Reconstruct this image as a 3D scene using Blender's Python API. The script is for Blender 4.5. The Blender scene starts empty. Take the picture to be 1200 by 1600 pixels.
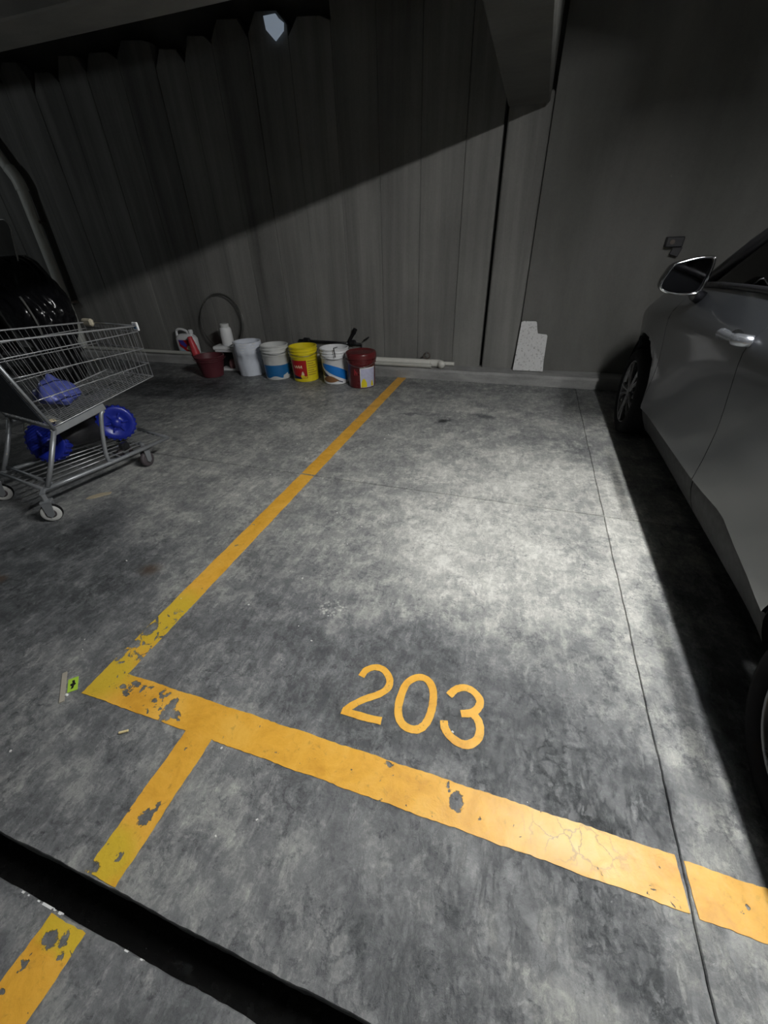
import bpy, bmesh, math, random
from mathutils import Vector, Matrix

rnd = random.Random(7)
SC = bpy.context.scene
COL = SC.collection

# ---------------------------------------------------------------- camera
cd = bpy.data.cameras.new('camera'); cam = bpy.data.objects.new('camera', cd); COL.objects.link(cam)
cam.matrix_world = Matrix((
    (0.95156608, -0.15122759, 0.26767931, 0.0),
    (0.30628437, 0.54185516, -0.78267673, 0.0),
    (-0.02668110, 0.82675462, 0.56192963, 1.3),
    (0, 0, 0, 1)))
cd.sensor_fit = 'HORIZONTAL'; cd.sensor_width = 36.0
cd.lens = 625.724 / 1200 * 36.0
cd.clip_start = 0.02
SC.camera = cam

# ---------------------------------------------------------------- world, lights, exposure
W = bpy.data.worlds.new('world'); SC.world = W; W.use_nodes = True
W.node_tree.nodes['Background'].inputs[0].default_value = (0.75, 0.85, 1.0, 1)
W.node_tree.nodes['Background'].inputs[1].default_value = 0.008
SC.view_settings.view_transform = 'Standard'
SC.view_settings.look = 'None'
SC.view_settings.exposure = 0.5
SC.view_settings.gamma = 1.0
SC.view_settings.use_curve_mapping = False
SC.cycles.use_denoising = True
SC.cycles.max_bounces = 8

TUBE = (0.90, 1.20, 2.40)                       # the glowing tube itself is built with its lamp below
TUBE_STRENGTH = 560.0
LEFT_LAMP = (-7.2, 2.0, 2.38)
pl = bpy.data.lights.new('left_lamp_light', 'POINT'); pl.energy = 12.0; pl.shadow_soft_size = 0.06; pl.color = (0.9, 0.97, 1.0)
plo = bpy.data.objects.new('left_lamp_light', pl); plo.location = LEFT_LAMP; COL.objects.link(plo)

# ---------------------------------------------------------------- object helpers
def tag(o, label=None, cat=None, group=None, kind=None):
    if label: o['label'] = label
    if cat: o['category'] = cat
    if group: o['group'] = group
    if kind: o['kind'] = kind
    return o
def thing(name, label, cat, loc=(0, 0, 0), rotz=0.0, group=None):
    o = bpy.data.objects.new(name, None); COL.objects.link(o); o.empty_display_size = 0.1
    o.location = loc; o.rotation_euler = (0, 0, rotz)
    return tag(o, label, cat, group)
def obj(name, bm, mat, parent=None, smooth=False, label=None):
    me = bpy.data.meshes.new(name)
    bmesh.ops.recalc_face_normals(bm, faces=bm.faces)
    if smooth:
        for f in bm.faces: f.smooth = True
    bm.to_mesh(me); bm.free()
    for m in (mat if isinstance(mat, (list, tuple)) else [mat]): me.materials.append(m)
    o = bpy.data.objects.new(name, me); COL.objects.link(o)
    if parent: o.parent = parent
    if label: o['label'] = label
    return o
def smooth_angle(o, deg=35):
    me = o.data
    for p in me.polygons: p.use_smooth = True
    try: me.set_sharp_from_angle(angle=math.radians(deg))
    except Exception: pass
    return o
def add_box(bm, c, s, bev=0.0, rot=None, seg=1):
    r = bmesh.ops.create_cube(bm, size=1.0); vs = r['verts']
    for v in vs:
        p = Vector((v.co.x * s[0], v.co.y * s[1], v.co.z * s[2]))
        v.co = p
    if bev > 0:
        es = list({e for v in vs for e in v.link_edges})
        rb = bmesh.ops.bevel(bm, geom=es, offset=bev, segments=seg, affect='EDGES', profile=0.6)
        vs = list({v for f in rb['faces'] for v in f.verts} | {v for v in vs if v.is_valid})
    for v in vs:
        if rot: v.co = rot @ v.co
        v.co = v.co + Vector(c)
    return vs
def box(c, s, bev=0.0, rot=None, seg=1):
    bm = bmesh.new(); add_box(bm, c, s, bev, rot, seg); return bm
def add_tube(bm, pts, r, n=8, closed=False, caps=True):
    pts = [Vector(p) for p in pts]; N = len(pts); rings = []
    rs = r if isinstance(r, (list, tuple)) else [r] * N
    up = None
    for i, p in enumerate(pts):
        a = pts[i - 1] if (i > 0 or closed) else p
        b = pts[(i + 1) % N] if (i < N - 1 or closed) else p
        t = (b - a).normalized()
        if up is None:
            up = Vector((0, 0, 1)) if abs(t.z) < 0.9 else Vector((1, 0, 0))
        up = (up - t * up.dot(t)); up = up.normalized() if up.length > 1e-6 else t.orthogonal().normalized()
        sd = t.cross(up)
        rings.append([bm.verts.new(p + (up * math.cos(q) + sd * math.sin(q)) * rs[i]) for q in [2 * math.pi * j / n for j in range(n)]])
    M = N if closed else N - 1
    for i in range(M):
        A, B = rings[i], rings[(i + 1) % N]
        for j in range(n): bm.faces.new((A[j], A[(j + 1) % n], B[(j + 1) % n], B[j]))
    if caps and not closed:
        bm.faces.new(rings[0][::-1]); bm.faces.new(rings[-1])
def tube(pts, r, n=8, closed=False):
    bm = bmesh.new(); add_tube(bm, pts, r, n, closed); return bm
def catmull(pts, k=6, closed=False):
    P = [Vector(p) for p in pts]; N = len(P); out = []
    for i in range(N if closed else N - 1):
        if closed: p0, p1, p2, p3 = P[i - 1], P[i], P[(i + 1) % N], P[(i + 2) % N]
        else: p0, p1, p2, p3 = P[max(i - 1, 0)], P[i], P[i + 1], P[min(i + 2, N - 1)]
        for j in range(k):
            t = j / k
            out.append(0.5 * ((2 * p1) + (p2 - p0) * t + (2 * p0 - 5 * p1 + 4 * p2 - p3) * t * t + (3 * p1 - p0 - 3 * p2 + p3) * t ** 3))
    if not closed: out.append(P[-1])
    return out
def add_lathe(bm, prof, n=32, close=True, jit=None, M=None):
    rings = []
    for i, (r, z) in enumerate(prof):
        ring = []
        for j in range(n):
            a = 2 * math.pi * j / n
            rr = r if jit is None else r + jit(a, z, i)
            p = Vector((rr * math.cos(a), rr * math.sin(a), z))
            ring.append(bm.verts.new(M @ p if M else p))
        rings.append(ring)
    for A, B in zip(rings, rings[1:]):
        for j in range(n): bm.faces.new((A[j], A[(j + 1) % n], B[(j + 1) % n], B[j]))
    if close: bm.faces.new(rings[0][::-1]); bm.faces.new(rings[-1])
    return rings
def lathe(prof, n=32, close=True, jit=None, M=None):
    bm = bmesh.new(); add_lathe(bm, prof, n, close, jit, M); return bm
def add_prism(bm, poly, thick, M=None):
    """poly in local xy, extruded thick along local z, then transformed by M"""
    M = M or Matrix.Identity(4)
    a = [bm.verts.new(M @ Vector((x, y, 0))) for x, y in poly]
    b = [bm.verts.new(M @ Vector((x, y, thick))) for x, y in poly]
    n = len(poly)
    bm.faces.new(a[::-1]); bm.faces.new(b)
    for i in range(n): bm.faces.new((a[i], a[(i + 1) % n], b[(i + 1) % n], b[i]))
def lerp_tab(x, tab):
    if x <= tab[0][0]: return tab[0][1]
    for (a, fa), (b, fb) in zip(tab, tab[1:]):
        if x <= b:
            t = (x - a) / (b - a); return fa + (fb - fa) * t
    return tab[-1][1]
def cosl_tab(x, tab):
    if x <= tab[0][0]: return tab[0][1]
    for i in range(len(tab) - 1):
        (a, fa), (b, fb) = tab[i], tab[i + 1]
        if x <= b:
            t = (x - a) / (b - a)
            def sl(j):
                lo, hi = max(j - 1, 0), min(j + 1, len(tab) - 1)
                return (tab[hi][1] - tab[lo][1]) / (tab[hi][0] - tab[lo][0])
            h = b - a; m0, m1 = sl(i) * h, sl(i + 1) * h
            return (2 * t**3 - 3 * t**2 + 1) * fa + (t**3 - 2 * t**2 + t) * m0 + (-2 * t**3 + 3 * t**2) * fb + (t**3 - t**2) * m1
    return tab[-1][1]

# ---------------------------------------------------------------- material helpers
class NB:
    def __init__(self, name):
        self.m = bpy.data.materials.new(name); self.m.use_nodes = True
        self.t = self.m.node_tree; self.n = self.t.nodes; self.l = self.t.links
        self.b = self.n['Principled BSDF']; self.out = self.n['Material Output']
        self._co = None
    def put(self, s, v):
        if isinstance(v, bpy.types.NodeSocket): self.l.new(v, s)
        elif v is not None:
            if isinstance(v, (tuple, list)) and len(v) == 3 and s.type == 'RGBA': v = (*v, 1)
            s.default_value = v
    def co(self):
        if not self._co: self._co = self.n.new('ShaderNodeTexCoord').outputs['Object']
        return self._co
    def math(self, op, a, b=None, c=None, clamp=False):
        n = self.n.new('ShaderNodeMath'); n.operation = op; n.use_clamp = clamp
        for s, v in zip(n.inputs, (a, b, c)): self.put(s, v)
        return n.outputs[0]
    def add(self, a, b): return self.math('ADD', a, b)
    def mul(self, a, b): return self.math('MULTIPLY', a, b)
    def vscale(self, v, s, off=(0, 0, 0)):
        n = self.n.new('ShaderNodeMapping'); self.put(n.inputs['Vector'], v)
        n.inputs['Scale'].default_value = s; n.inputs['Location'].default_value = off
        return n.outputs[0]
    def noise(self, scale, detail=4, rough=0.55, dist=0.0, vec=None, color=False):
        n = self.n.new('ShaderNodeTexNoise'); self.put(n.inputs['Vector'], vec or self.co())
        n.inputs['Scale'].default_value = scale; n.inputs['Detail'].default_value = detail
        n.inputs['Roughness'].default_value = rough; n.inputs['Distortion'].default_value = dist
        return n.outputs['Color'] if color else n.outputs['Fac']
    def voronoi(self, scale, feature='F1', vec=None):
        n = self.n.new('ShaderNodeTexVoronoi'); n.feature = feature; self.put(n.inputs['Vector'], vec or self.co())
        n.inputs['Scale'].default_value = scale; return n.outputs['Distance']
    def smooth(self, v, a, b, lo=0.0, hi=1.0):
        n = self.n.new('ShaderNodeMapRange'); n.interpolation_type = 'SMOOTHSTEP'
        self.put(n.inputs[0], v); n.inputs[1].default_value = a; n.inputs[2].default_value = b
        n.inputs[3].default_value = lo; n.inputs[4].default_value = hi
        return n.outputs[0]
    def ramp(self, v, stops):
        n = self.n.new('ShaderNodeValToRGB'); self.put(n.inputs[0], v); e = n.color_ramp.elements
        while len(e) < len(stops): e.new(0.5)
        for x, (p, c) in zip(e, stops): x.position = p; x.color = (*c, 1)
        return n.outputs[0]
    def mix(self, f, a, b, mode='MIX'):
        n = self.n.new('ShaderNodeMix'); n.data_type = 'RGBA'; n.blend_type = mode
        self.put(n.inputs[0], f); self.put(n.inputs[6], a); self.put(n.inputs[7], b)
        return n.outputs[2]
    def sep(self, v):
        n = self.n.new('ShaderNodeSeparateXYZ'); self.put(n.inputs[0], v); return n.outputs
    def vadd(self, a, b):
        n = self.n.new('ShaderNodeVectorMath'); n.operation = 'ADD'; self.put(n.inputs[0], a); self.put(n.inputs[1], b); return n.outputs[0]
    def vsc(self, a, s):
        n = self.n.new('ShaderNodeVectorMath'); n.operation = 'SCALE'; self.put(n.inputs[0], a); n.inputs['Scale'].default_value = s; return n.outputs[0]
    def vlen(self, a):
        n = self.n.new('ShaderNodeVectorMath'); n.operation = 'LENGTH'; self.put(n.inputs[0], a); return n.outputs['Value']
    def vcentre(self, a):
        n = self.n.new('ShaderNodeVectorMath'); n.operation = 'SUBTRACT'; self.put(n.inputs[0], a); n.inputs[1].default_value = (0.5, 0.5, 0.5); return n.outputs[0]
    def spot(self, vec, x, y, rx, ry, soft=0.5):
        """1 inside an ellipse on the floor, falling to 0 at its rim"""
        v = self.vscale(vec, (1 / rx, 1 / ry, 0), (-x / rx, -y / ry, 0))
        return self.smooth(self.vlen(v), 1.0, 1.0 - soft)
    def bump(self, h, strength=0.3, dist=0.01):
        n = self.n.new('ShaderNodeBump'); n.inputs['Strength'].default_value = strength; n.inputs['Distance'].default_value = dist
        self.put(n.inputs['Height'], h); self.l.new(n.outputs[0], self.b.inputs['Normal'])
    def set(self, col=None, rough=None, metal=None, **kw):
        if col is not None: self.put(self.b.inputs['Base Color'], col)
        if rough is not None: self.put(self.b.inputs['Roughness'], rough)
        if metal is not None: self.put(self.b.inputs['Metallic'], metal)
        for k, v in kw.items(): self.put(self.b.inputs[k.replace('_', ' ')], v)
        return self.m
def plain(name, col, rough=0.5, metal=0.0, var=0.12, scale=30, bump=0.05, **kw):
    b = NB(name); nz = b.noise(scale, 5, 0.6)
    c = b.mix(nz, tuple(x * (1 - var) for x in col), tuple(min(1, x * (1 + var)) for x in col))
    b.set(c, b.smooth(nz, 0.2, 0.8, max(0.02, rough - 0.06), min(1, rough + 0.08)), metal, **kw)
    if bump: b.bump(nz, bump, 0.003)
    return b.m
MAT = {}
def floor_nodes(b):
    """colour, height of the worn concrete slab"""
    co = b.co()
    warp = b.vadd(co, b.vsc(b.vcentre(b.noise(2.2, 6, 0.62, color=True)), 0.5))
    warp2 = b.vadd(co, b.vsc(b.vcentre(b.noise(9, 6, 0.65, color=True)), 0.05))
    warpb = b.vadd(warp, b.vsc(b.vcentre(b.noise(18, 6, 0.7, color=True)), 0.12))
    big = b.noise(1.1, 8, 0.6, 0.4)
    mid = b.noise(6.5, 12, 0.74, 0.8, vec=warp2)
    L1 = b.smooth(b.noise(3.4, 15, 0.80, 0.15, vec=warp2), 0.44, 0.58)
    L2 = b.smooth(b.noise(12, 14, 0.82, 0.2, vec=warp2), 0.46, 0.58)
    drag = b.smooth(b.noise(1.0, 13, 0.80, 0.2, vec=b.vscale(warp2, (34, 10, 1))), 0.48, 0.60)
    fleck = b.smooth(b.noise(40, 8, 0.8, 0.2), 0.55, 0.63)
    fine = b.noise(110, 8, 0.78)
    flake = b.smooth(b.voronoi(19, 'DISTANCE_TO_EDGE', vec=b.vadd(co, b.vsc(b.vcentre(b.noise(26, 8, 0.75, color=True)), 0.07))), 0.10, 0.02)
    flake = b.mul(flake, b.smooth(b.noise(5, 8, 0.75), 0.50, 0.58))
    v = b.add(b.mul(L1, 0.15), b.mul(L2, 0.14))
    v = b.add(v, b.mul(drag, 0.12))
    v = b.add(v, b.mul(b.math('SUBTRACT', big, 0.5), 0.40))
    v = b.add(v, b.mul(b.math('SUBTRACT', fine, 0.5), 0.34))
    v = b.math('SUBTRACT', v, b.mul(fleck, 0.12))
    v = b.math('SUBTRACT', v, b.mul(flake, 0.13))
    v = b.add(v, 0.27)
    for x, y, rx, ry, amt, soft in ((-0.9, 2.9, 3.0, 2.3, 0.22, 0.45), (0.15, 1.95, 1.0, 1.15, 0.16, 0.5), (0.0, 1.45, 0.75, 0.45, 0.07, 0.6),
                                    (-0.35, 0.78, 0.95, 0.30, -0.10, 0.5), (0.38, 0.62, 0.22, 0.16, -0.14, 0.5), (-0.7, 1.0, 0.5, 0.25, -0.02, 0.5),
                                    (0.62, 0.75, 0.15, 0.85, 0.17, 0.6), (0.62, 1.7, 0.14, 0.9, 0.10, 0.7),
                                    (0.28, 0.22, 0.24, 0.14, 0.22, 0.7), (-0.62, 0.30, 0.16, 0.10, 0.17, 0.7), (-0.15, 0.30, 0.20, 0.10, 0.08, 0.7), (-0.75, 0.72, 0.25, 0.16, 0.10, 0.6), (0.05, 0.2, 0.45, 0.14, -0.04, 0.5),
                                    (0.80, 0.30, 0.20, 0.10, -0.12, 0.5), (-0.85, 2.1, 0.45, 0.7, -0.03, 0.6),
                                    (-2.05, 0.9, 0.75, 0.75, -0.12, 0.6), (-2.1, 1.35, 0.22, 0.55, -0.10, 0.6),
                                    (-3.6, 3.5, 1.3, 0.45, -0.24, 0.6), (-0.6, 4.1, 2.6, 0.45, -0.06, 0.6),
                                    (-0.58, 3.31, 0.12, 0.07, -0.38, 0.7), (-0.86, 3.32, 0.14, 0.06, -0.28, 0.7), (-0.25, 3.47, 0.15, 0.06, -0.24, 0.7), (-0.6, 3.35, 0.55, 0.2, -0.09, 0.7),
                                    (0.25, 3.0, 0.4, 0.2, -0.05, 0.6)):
        v = b.add(v, b.mul(b.spot(warpb, x, y, rx, ry, soft), amt))  # tone and stain spots; some paint the tube's glare and far-floor brightness
    # tread print of small pale squares
    tp = b.mul(b.spot(co, -0.607, 1.054, 0.075, 0.06, 0.4), b.smooth(b.voronoi(62), 0.42, 0.30))
    v = b.add(v, b.mul(tp, 0.22))
    col = b.ramp(v, [(0.0, (0.028, 0.030, 0.032)), (0.25, (0.080, 0.085, 0.089)), (0.45, (0.172, 0.177, 0.181)),
                     (0.65, (0.325, 0.33, 0.315)), (0.85, (0.55, 0.548, 0.51)), (1.0, (0.72, 0.715, 0.67))])
    for x, y, r in ((-1.565, 1.028, 0.075), (-2.224, 0.767, 0.05)):
        col = b.mix(b.mul(b.spot(warp2, x, y, r, r * 0.8, 0.8), 0.75), col, (0.075, 0.045, 0.024))
    # pits and hairline marks
    pit = b.smooth(b.voronoi(23, vec=warp2), 0.07, 0.03)
    pitm = b.mul(pit, b.smooth(b.noise(4), 0.52, 0.62))
    col = b.mix(b.mul(pitm, 0.7), col, (0.03, 0.03, 0.03))
    wh = b.mul(b.smooth(b.voronoi(11, vec=b.vscale(co, (1, 1, 1), (3.3, 1.7, 0))), 0.035, 0.018), b.smooth(b.noise(3, vec=b.vscale(co, (1, 1, 1), (9, 2, 0))), 0.5, 0.56))
    col = b.mix(wh, col, (0.8, 0.8, 0.78))
    h = b.add(b.mul(mid, 0.5), b.add(b.mul(fine, 0.18), b.mul(drag, 0.3)))
    h = b.math('SUBTRACT', h, b.mul(pitm, 0.5))
    return col, h, mid, flake
def mk_materials():
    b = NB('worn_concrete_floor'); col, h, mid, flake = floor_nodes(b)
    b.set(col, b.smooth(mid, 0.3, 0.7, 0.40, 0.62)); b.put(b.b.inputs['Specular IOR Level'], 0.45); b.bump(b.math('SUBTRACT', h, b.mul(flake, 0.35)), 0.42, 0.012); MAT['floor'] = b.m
    # yellow road paint with chips (clear where the paint is gone)
    b = NB('worn_yellow_paint'); co = b.co()
    w2 = b.vadd(co, b.vsc(b.vcentre(b.noise(16, 5, 0.6, color=True)), 0.05))
    n1 = b.noise(9, 8, 0.65, 0.4); n2 = b.noise(38, 8, 0.7, 0.6); n3 = b.noise(3.2, 4)
    col = b.ramp(n1, [(0.3, (0.62, 0.30, 0.028)), (0.5, (0.78, 0.41, 0.05)), (0.7, (0.86, 0.50, 0.09))])
    green = b.math('MAXIMUM', b.spot(w2, -1.27, 0.52, 0.13, 0.16, 0.7), b.spot(w2, -1.25, 0.80, 0.12, 0.22, 0.6))
    for s in ((-0.82, 0.11, 0.10, 0.09), (-0.80, -0.03, 0.12, 0.035)): green = b.math('MAXIMUM', green, b.spot(w2, *s, 0.6))
    col = b.mix(b.mul(green, 0.75), col, (0.62, 0.47, 0.035))
    col = b.mix(b.mul(b.smooth(n2, 0.55, 0.75), 0.55), col, (0.30, 0.17, 0.035))
    crack = b.mul(b.smooth(b.voronoi(17, 'DISTANCE_TO_EDGE', vec=w2), 0.03, 0.012), b.spot(co, 0.32, 0.50, 0.17, 0.07, 0.7))
    col = b.mix(b.mul(crack, 0.8), col, (0.16, 0.09, 0.03))
    pale = b.mul(b.spot(w2, 0.30, 0.50, 0.25, 0.1, 0.9), 0.35)  # lamp glare on the front line, mixed into the paint colour
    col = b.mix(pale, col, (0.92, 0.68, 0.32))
    worn = b.math('MAXIMUM', b.spot(w2, -1.27, 0.68, 0.16, 0.22, 0.5), b.spot(w2, -1.05, 0.49, 0.22, 0.07, 0.5))
    worn = b.math('MAXIMUM', worn, b.spot(w2, -0.87, -0.10, 0.05, 0.12, 0.6))
    worn = b.math('MAXIMUM', worn, b.mul(b.spot(w2, 0.55, 0.44, 0.05, 0.05, 0.6), 1.0))
    chipn = b.add(b.noise(30, 5, 0.6, 0.5), b.mul(worn, 0.11))
    chip = b.smooth(chipn, 0.672, 0.690)
    for x, y, rx, ry in ((0.015, 0.497, 0.021, 0.026), (-0.014, 0.531, 0.005, 0.013), (-0.192, 0.533, 0.014, 0.007), (-1.289, 0.655, 0.03, 0.022), (-1.282, 0.737, 0.026, 0.04),
                         (-0.958, 0.475, 0.02, 0.045), (-0.94, 0.462, 0.014, 0.02), (-1.141, 0.518, 0.022, 0.012), (-1.178, 0.497, 0.016, 0.010), (-1.03, 0.488, 0.012, 0.008),
                         (-0.796, 0.205, 0.018, 0.022), (-0.782, 0.225, 0.007, 0.026), (-0.791, 0.119, 0.008, 0.013), (-0.822, -0.047, 0.020, 0.016), (-0.79, -0.036, 0.012, 0.014), (-0.772, -0.057, 0.010, 0.010),
                         (-1.295, 0.60, 0.012, 0.03), (-0.84, 0.08, 0.02, 0.012)):
        chip = b.math('MAXIMUM', chip, b.smooth(b.vlen(b.vscale(b.vadd(co, b.vsc(b.vcentre(b.noise(75, 6, 0.7, color=True)), 0.034)), (1 / rx, 1 / ry, 0), (-x / rx, -y / ry, 0))), 1.0, 0.85))
    b.set(col, b.smooth(n2, 0.3, 0.7, 0.33, 0.5)); b.bump(b.add(n1, b.mul(n2, 0.6)), 0.35, 0.006)
    tr = b.n.new('ShaderNodeBsdfTransparent'); mx = b.n.new('ShaderNodeMixShader')
    b.l.new(chip, mx.inputs[0]); b.l.new(b.b.outputs[0], mx.inputs[1]); b.l.new(tr.outputs[0], mx.inputs[2]); b.l.new(mx.outputs[0], b.out.inputs[0])
    MAT['paint'] = b.m
    # board-formed wall concrete
    def wall(name, lo, hi, stretch):
        b = NB(name); co = b.co()
        st = b.noise(1.0, 7, 0.6, 0.25, vec=b.vscale(co, stretch)); fi = b.noise(55, 5, 0.7); bg = b.noise(1.3, 4)
        oi = b.n.new('ShaderNodeObjectInfo').outputs['Random']
        v = b.add(b.mul(st, 0.62), b.add(b.mul(bg, 0.25), b.add(b.mul(fi, 0.13), b.mul(b.math('SUBTRACT', oi, 0.5), 0.12))))
        col = b.ramp(v, [(0.30, lo), (0.52, tuple((a + c) / 2 for a, c in zip(lo, hi))), (0.72, hi)])
        b.set(col, 0.85); b.bump(b.add(fi, b.mul(st, 1.2)), 0.25, 0.01); return b.m
    MAT['wall'] = wall('board_formed_concrete', (0.085, 0.085, 0.08), (0.265, 0.262, 0.247), (7.0, 7.0, 0.35))
    MAT['wall_smooth'] = wall('smooth_wall_concrete', (0.095, 0.095, 0.088), (0.20, 0.197, 0.185), (2.2, 2.2, 0.5))
    MAT['curb'] = wall('curb_concrete', (0.12, 0.12, 0.12), (0.42, 0.42, 0.41), (3.0, 3.0, 8.0))
    MAT['ceiling'] = wall('dark_ceiling_concrete', (0.07, 0.07, 0.065), (0.16, 0.16, 0.15), (1.5, 1.5, 1.5))
    MAT['beam'] = wall('beam_concrete', (0.08, 0.08, 0.073), (0.16, 0.16, 0.148), (1.5, 4, 4))
    MAT['beam_lit'] = wall('lit_beam_concrete', (0.28, 0.28, 0.265), (0.46, 0.455, 0.43), (2, 4, 4))  # lighter copy of the beam concrete, painting in light on the cross beam
    MAT['trench'] = plain('wet_trench_bottom', (0.006, 0.006, 0.006), 0.25, bump=0.2)
    MAT['steel'] = plain('worn_steel', (0.32, 0.33, 0.34), 0.35, 0.9, bump=0.15)
    MAT['edge'] = plain('steel_lip_glint', (0.85, 0.85, 0.85), 0.3, 0.1, bump=0)  # near-white that paints the lamp's reflection on the drain lip
    MAT['chrome'] = plain('chrome', (0.75, 0.76, 0.78), 0.12, 1.0, bump=0)
    MAT['cart'] = plain('zinc_grey_cart_metal', (0.30, 0.315, 0.33), 0.42, 0.55)
    MAT['wire'] = plain('cart_wire_metal', (0.36, 0.37, 0.38), 0.35, 0.7)
    MAT['flap'] = plain('blue_grey_plastic', (0.035, 0.045, 0.06), 0.45)
    MAT['rubber'] = plain('black_rubber', (0.008, 0.008, 0.009), 0.9, Specular_IOR_Level=0.2)
    MAT['caster_grey'] = plain('pale_caster_rubber', (0.55, 0.55, 0.53), 0.6)
    MAT['caster_dark'] = plain('dark_caster_rubber', (0.06, 0.05, 0.055), 0.6)
    MAT['black_plastic'] = plain('black_plastic', (0.012, 0.012, 0.014), 0.35)
    MAT['black_sheet'] = plain('shiny_black_sheet', (0.008, 0.008, 0.01), 0.18, bump=0.1)
    MAT['pvc'] = plain('white_pvc', (0.72, 0.71, 0.66), 0.4, scale=12)
    MAT['pvc_grey'] = plain('dusty_pvc', (0.50, 0.50, 0.46), 0.5, scale=12)
    MAT['pipe'] = plain('painted_downpipe', (0.66, 0.67, 0.62), 0.45, scale=10)
    MAT['white'] = plain('white_plastic', (0.80, 0.81, 0.82), 0.38, scale=14)
    MAT['offwhite'] = plain('dusty_white_plastic', (0.62, 0.63, 0.62), 0.45, scale=14)
    MAT['bagwhite'] = plain('white_plastic_sheet', (0.70, 0.74, 0.82), 0.42, scale=22, bump=0.6)
    MAT['yellow'] = plain('yellow_plastic', (0.80, 0.66, 0.02), 0.35, scale=14)
    MAT['maroon'] = plain('maroon_plastic', (0.115, 0.014, 0.016), 0.30, scale=14)
    MAT['darkred'] = plain('dark_red_pail_plastic', (0.105, 0.022, 0.03), 0.5, scale=14)
    MAT['blueband'] = plain('blue_print', (0.015, 0.14, 0.36), 0.4, scale=25)
    MAT['bluesw'] = plain('bright_blue_print', (0.01, 0.19, 0.62), 0.35)
    MAT['navy'] = plain('navy_print', (0.012, 0.015, 0.05), 0.4)
    MAT['brownp'] = plain('brown_print', (0.25, 0.12, 0.05), 0.4)
    MAT['redp'] = plain('red_print', (0.42, 0.012, 0.014), 0.35)
    MAT['creamp'] = plain('cream_print', (0.80, 0.68, 0.45), 0.4)
    MAT['ochrep'] = plain('ochre_print', (0.45, 0.30, 0.03), 0.4)
    MAT['lav'] = plain('lavender_print', (0.52, 0.53, 0.70), 0.4, var=0.25, scale=40)
    MAT['pink'] = plain('coral_red_plastic', (0.62, 0.06, 0.075), 0.4)
    MAT['beige'] = plain('beige_plastic', (0.46, 0.42, 0.32), 0.6)
    b = NB('speckled_white_board'); s = b.smooth(b.noise(45, 4, 0.7), 0.52, 0.72); g = b.noise(8, 4)
    b.set(b.mix(s, b.mix(g, (0.66, 0.66, 0.66), (0.80, 0.80, 0.80)), (0.30, 0.30, 0.29)), 0.8); b.bump(b.noise(80, 3), 0.4, 0.004); MAT['foam'] = b.m
    MAT['bluebag'] = plain('blue_plastic_bag', (0.09, 0.11, 0.36), 0.22, bump=0.5, scale=9)
    MAT['bluewheel'] = plain('deep_blue_plastic', (0.008, 0.018, 0.24), 0.35)
    MAT['toygrey'] = plain('grey_green_plastic', (0.28, 0.29, 0.26), 0.4)
    MAT['wood'] = plain('bleached_wood', (0.38, 0.35, 0.29), 0.75, scale=25)
    MAT['cardb'] = plain('cardboard', (0.42, 0.36, 0.25), 0.8)
    MAT['lime'] = plain('lime_print', (0.42, 0.66, 0.06), 0.5)
    MAT['black_ink'] = plain('black_ink', (0.01, 0.012, 0.008), 0.6)
    MAT['stub'] = plain('pale_yellow_paper', (0.75, 0.62, 0.33), 0.7)
    MAT['grit'] = plain('pale_grit', (0.72, 0.72, 0.70), 0.8)
    MAT['rust'] = plain('rusty_metal', (0.12, 0.10, 0.085), 0.6, 0.4)
    MAT['dark_box'] = plain('dark_grey_box', (0.015, 0.015, 0.018), 0.5)
    b = NB('grey_metallic_car_paint'); fl = b.noise(900, 2, 0.5)
    b.set(b.mix(fl, (0.036, 0.039, 0.044), (0.054, 0.058, 0.064)), 0.30, 0.4, Coat_Weight=0.8, Coat_Roughness=0.08); MAT['paintcar'] = b.m
    MAT['sill'] = plain('dark_rocker_plastic', (0.011, 0.0115, 0.0125), 0.7)
    MAT['shell'] = plain('black_underbody', (0.004, 0.004, 0.004), 0.9, bump=0)
    MAT['cloth'] = plain('charcoal_seat_cloth', (0.02, 0.02, 0.022), 0.85)
    MAT['alloy'] = plain('alloy_rim', (0.2, 0.2, 0.205), 0.3, 0.85, bump=0)
    MAT['handle'] = plain('silver_handle_paint', (0.40, 0.42, 0.46), 0.2, 0.85, bump=0)
    MAT['mirror'] = plain('mirror_glass', (0.12, 0.12, 0.13), 0.03, 1.0, var=0.01, bump=0)
    def glass(name, tint, rough):
        b = NB(name); tr = b.n.new('ShaderNodeBsdfTransparent'); tr.inputs[0].default_value = (*tint, 1)
        gl = b.n.new('ShaderNodeBsdfGlossy'); gl.inputs['Roughness'].default_value = rough
        lw = b.n.new('ShaderNodeLayerWeight'); fr = b.add(b.mul(b.math('POWER', lw.outputs['Facing'], 4.0), 0.85), 0.04)
        mx = b.n.new('ShaderNodeMixShader'); b.l.new(fr, mx.inputs[0]); b.l.new(tr.outputs[0], mx.inputs[1]); b.l.new(gl.outputs[0], mx.inputs[2])
        b.l.new(mx.outputs[0], b.out.inputs[0]); return b.m
    MAT['glass'] = glass('tinted_car_glass', (0.03, 0.033, 0.038), 0.02)
    MAT['screen'] = glass('clear_windscreen', (0.62, 0.62, 0.62), 0.12)
    b = NB('white_tube'); b.put(b.b.inputs['Emission Color'], (1.0, 1.0, 0.985, 1)); b.b.inputs['Emission Strength'].default_value = TUBE_STRENGTH; MAT['tube'] = b.m
    b = NB('daylight'); b.put(b.b.inputs['Emission Color'], (0.55, 0.68, 0.85, 1)); b.b.inputs['Emission Strength'].default_value = 0.16; MAT['day'] = b.m
mk_materials()

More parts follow.
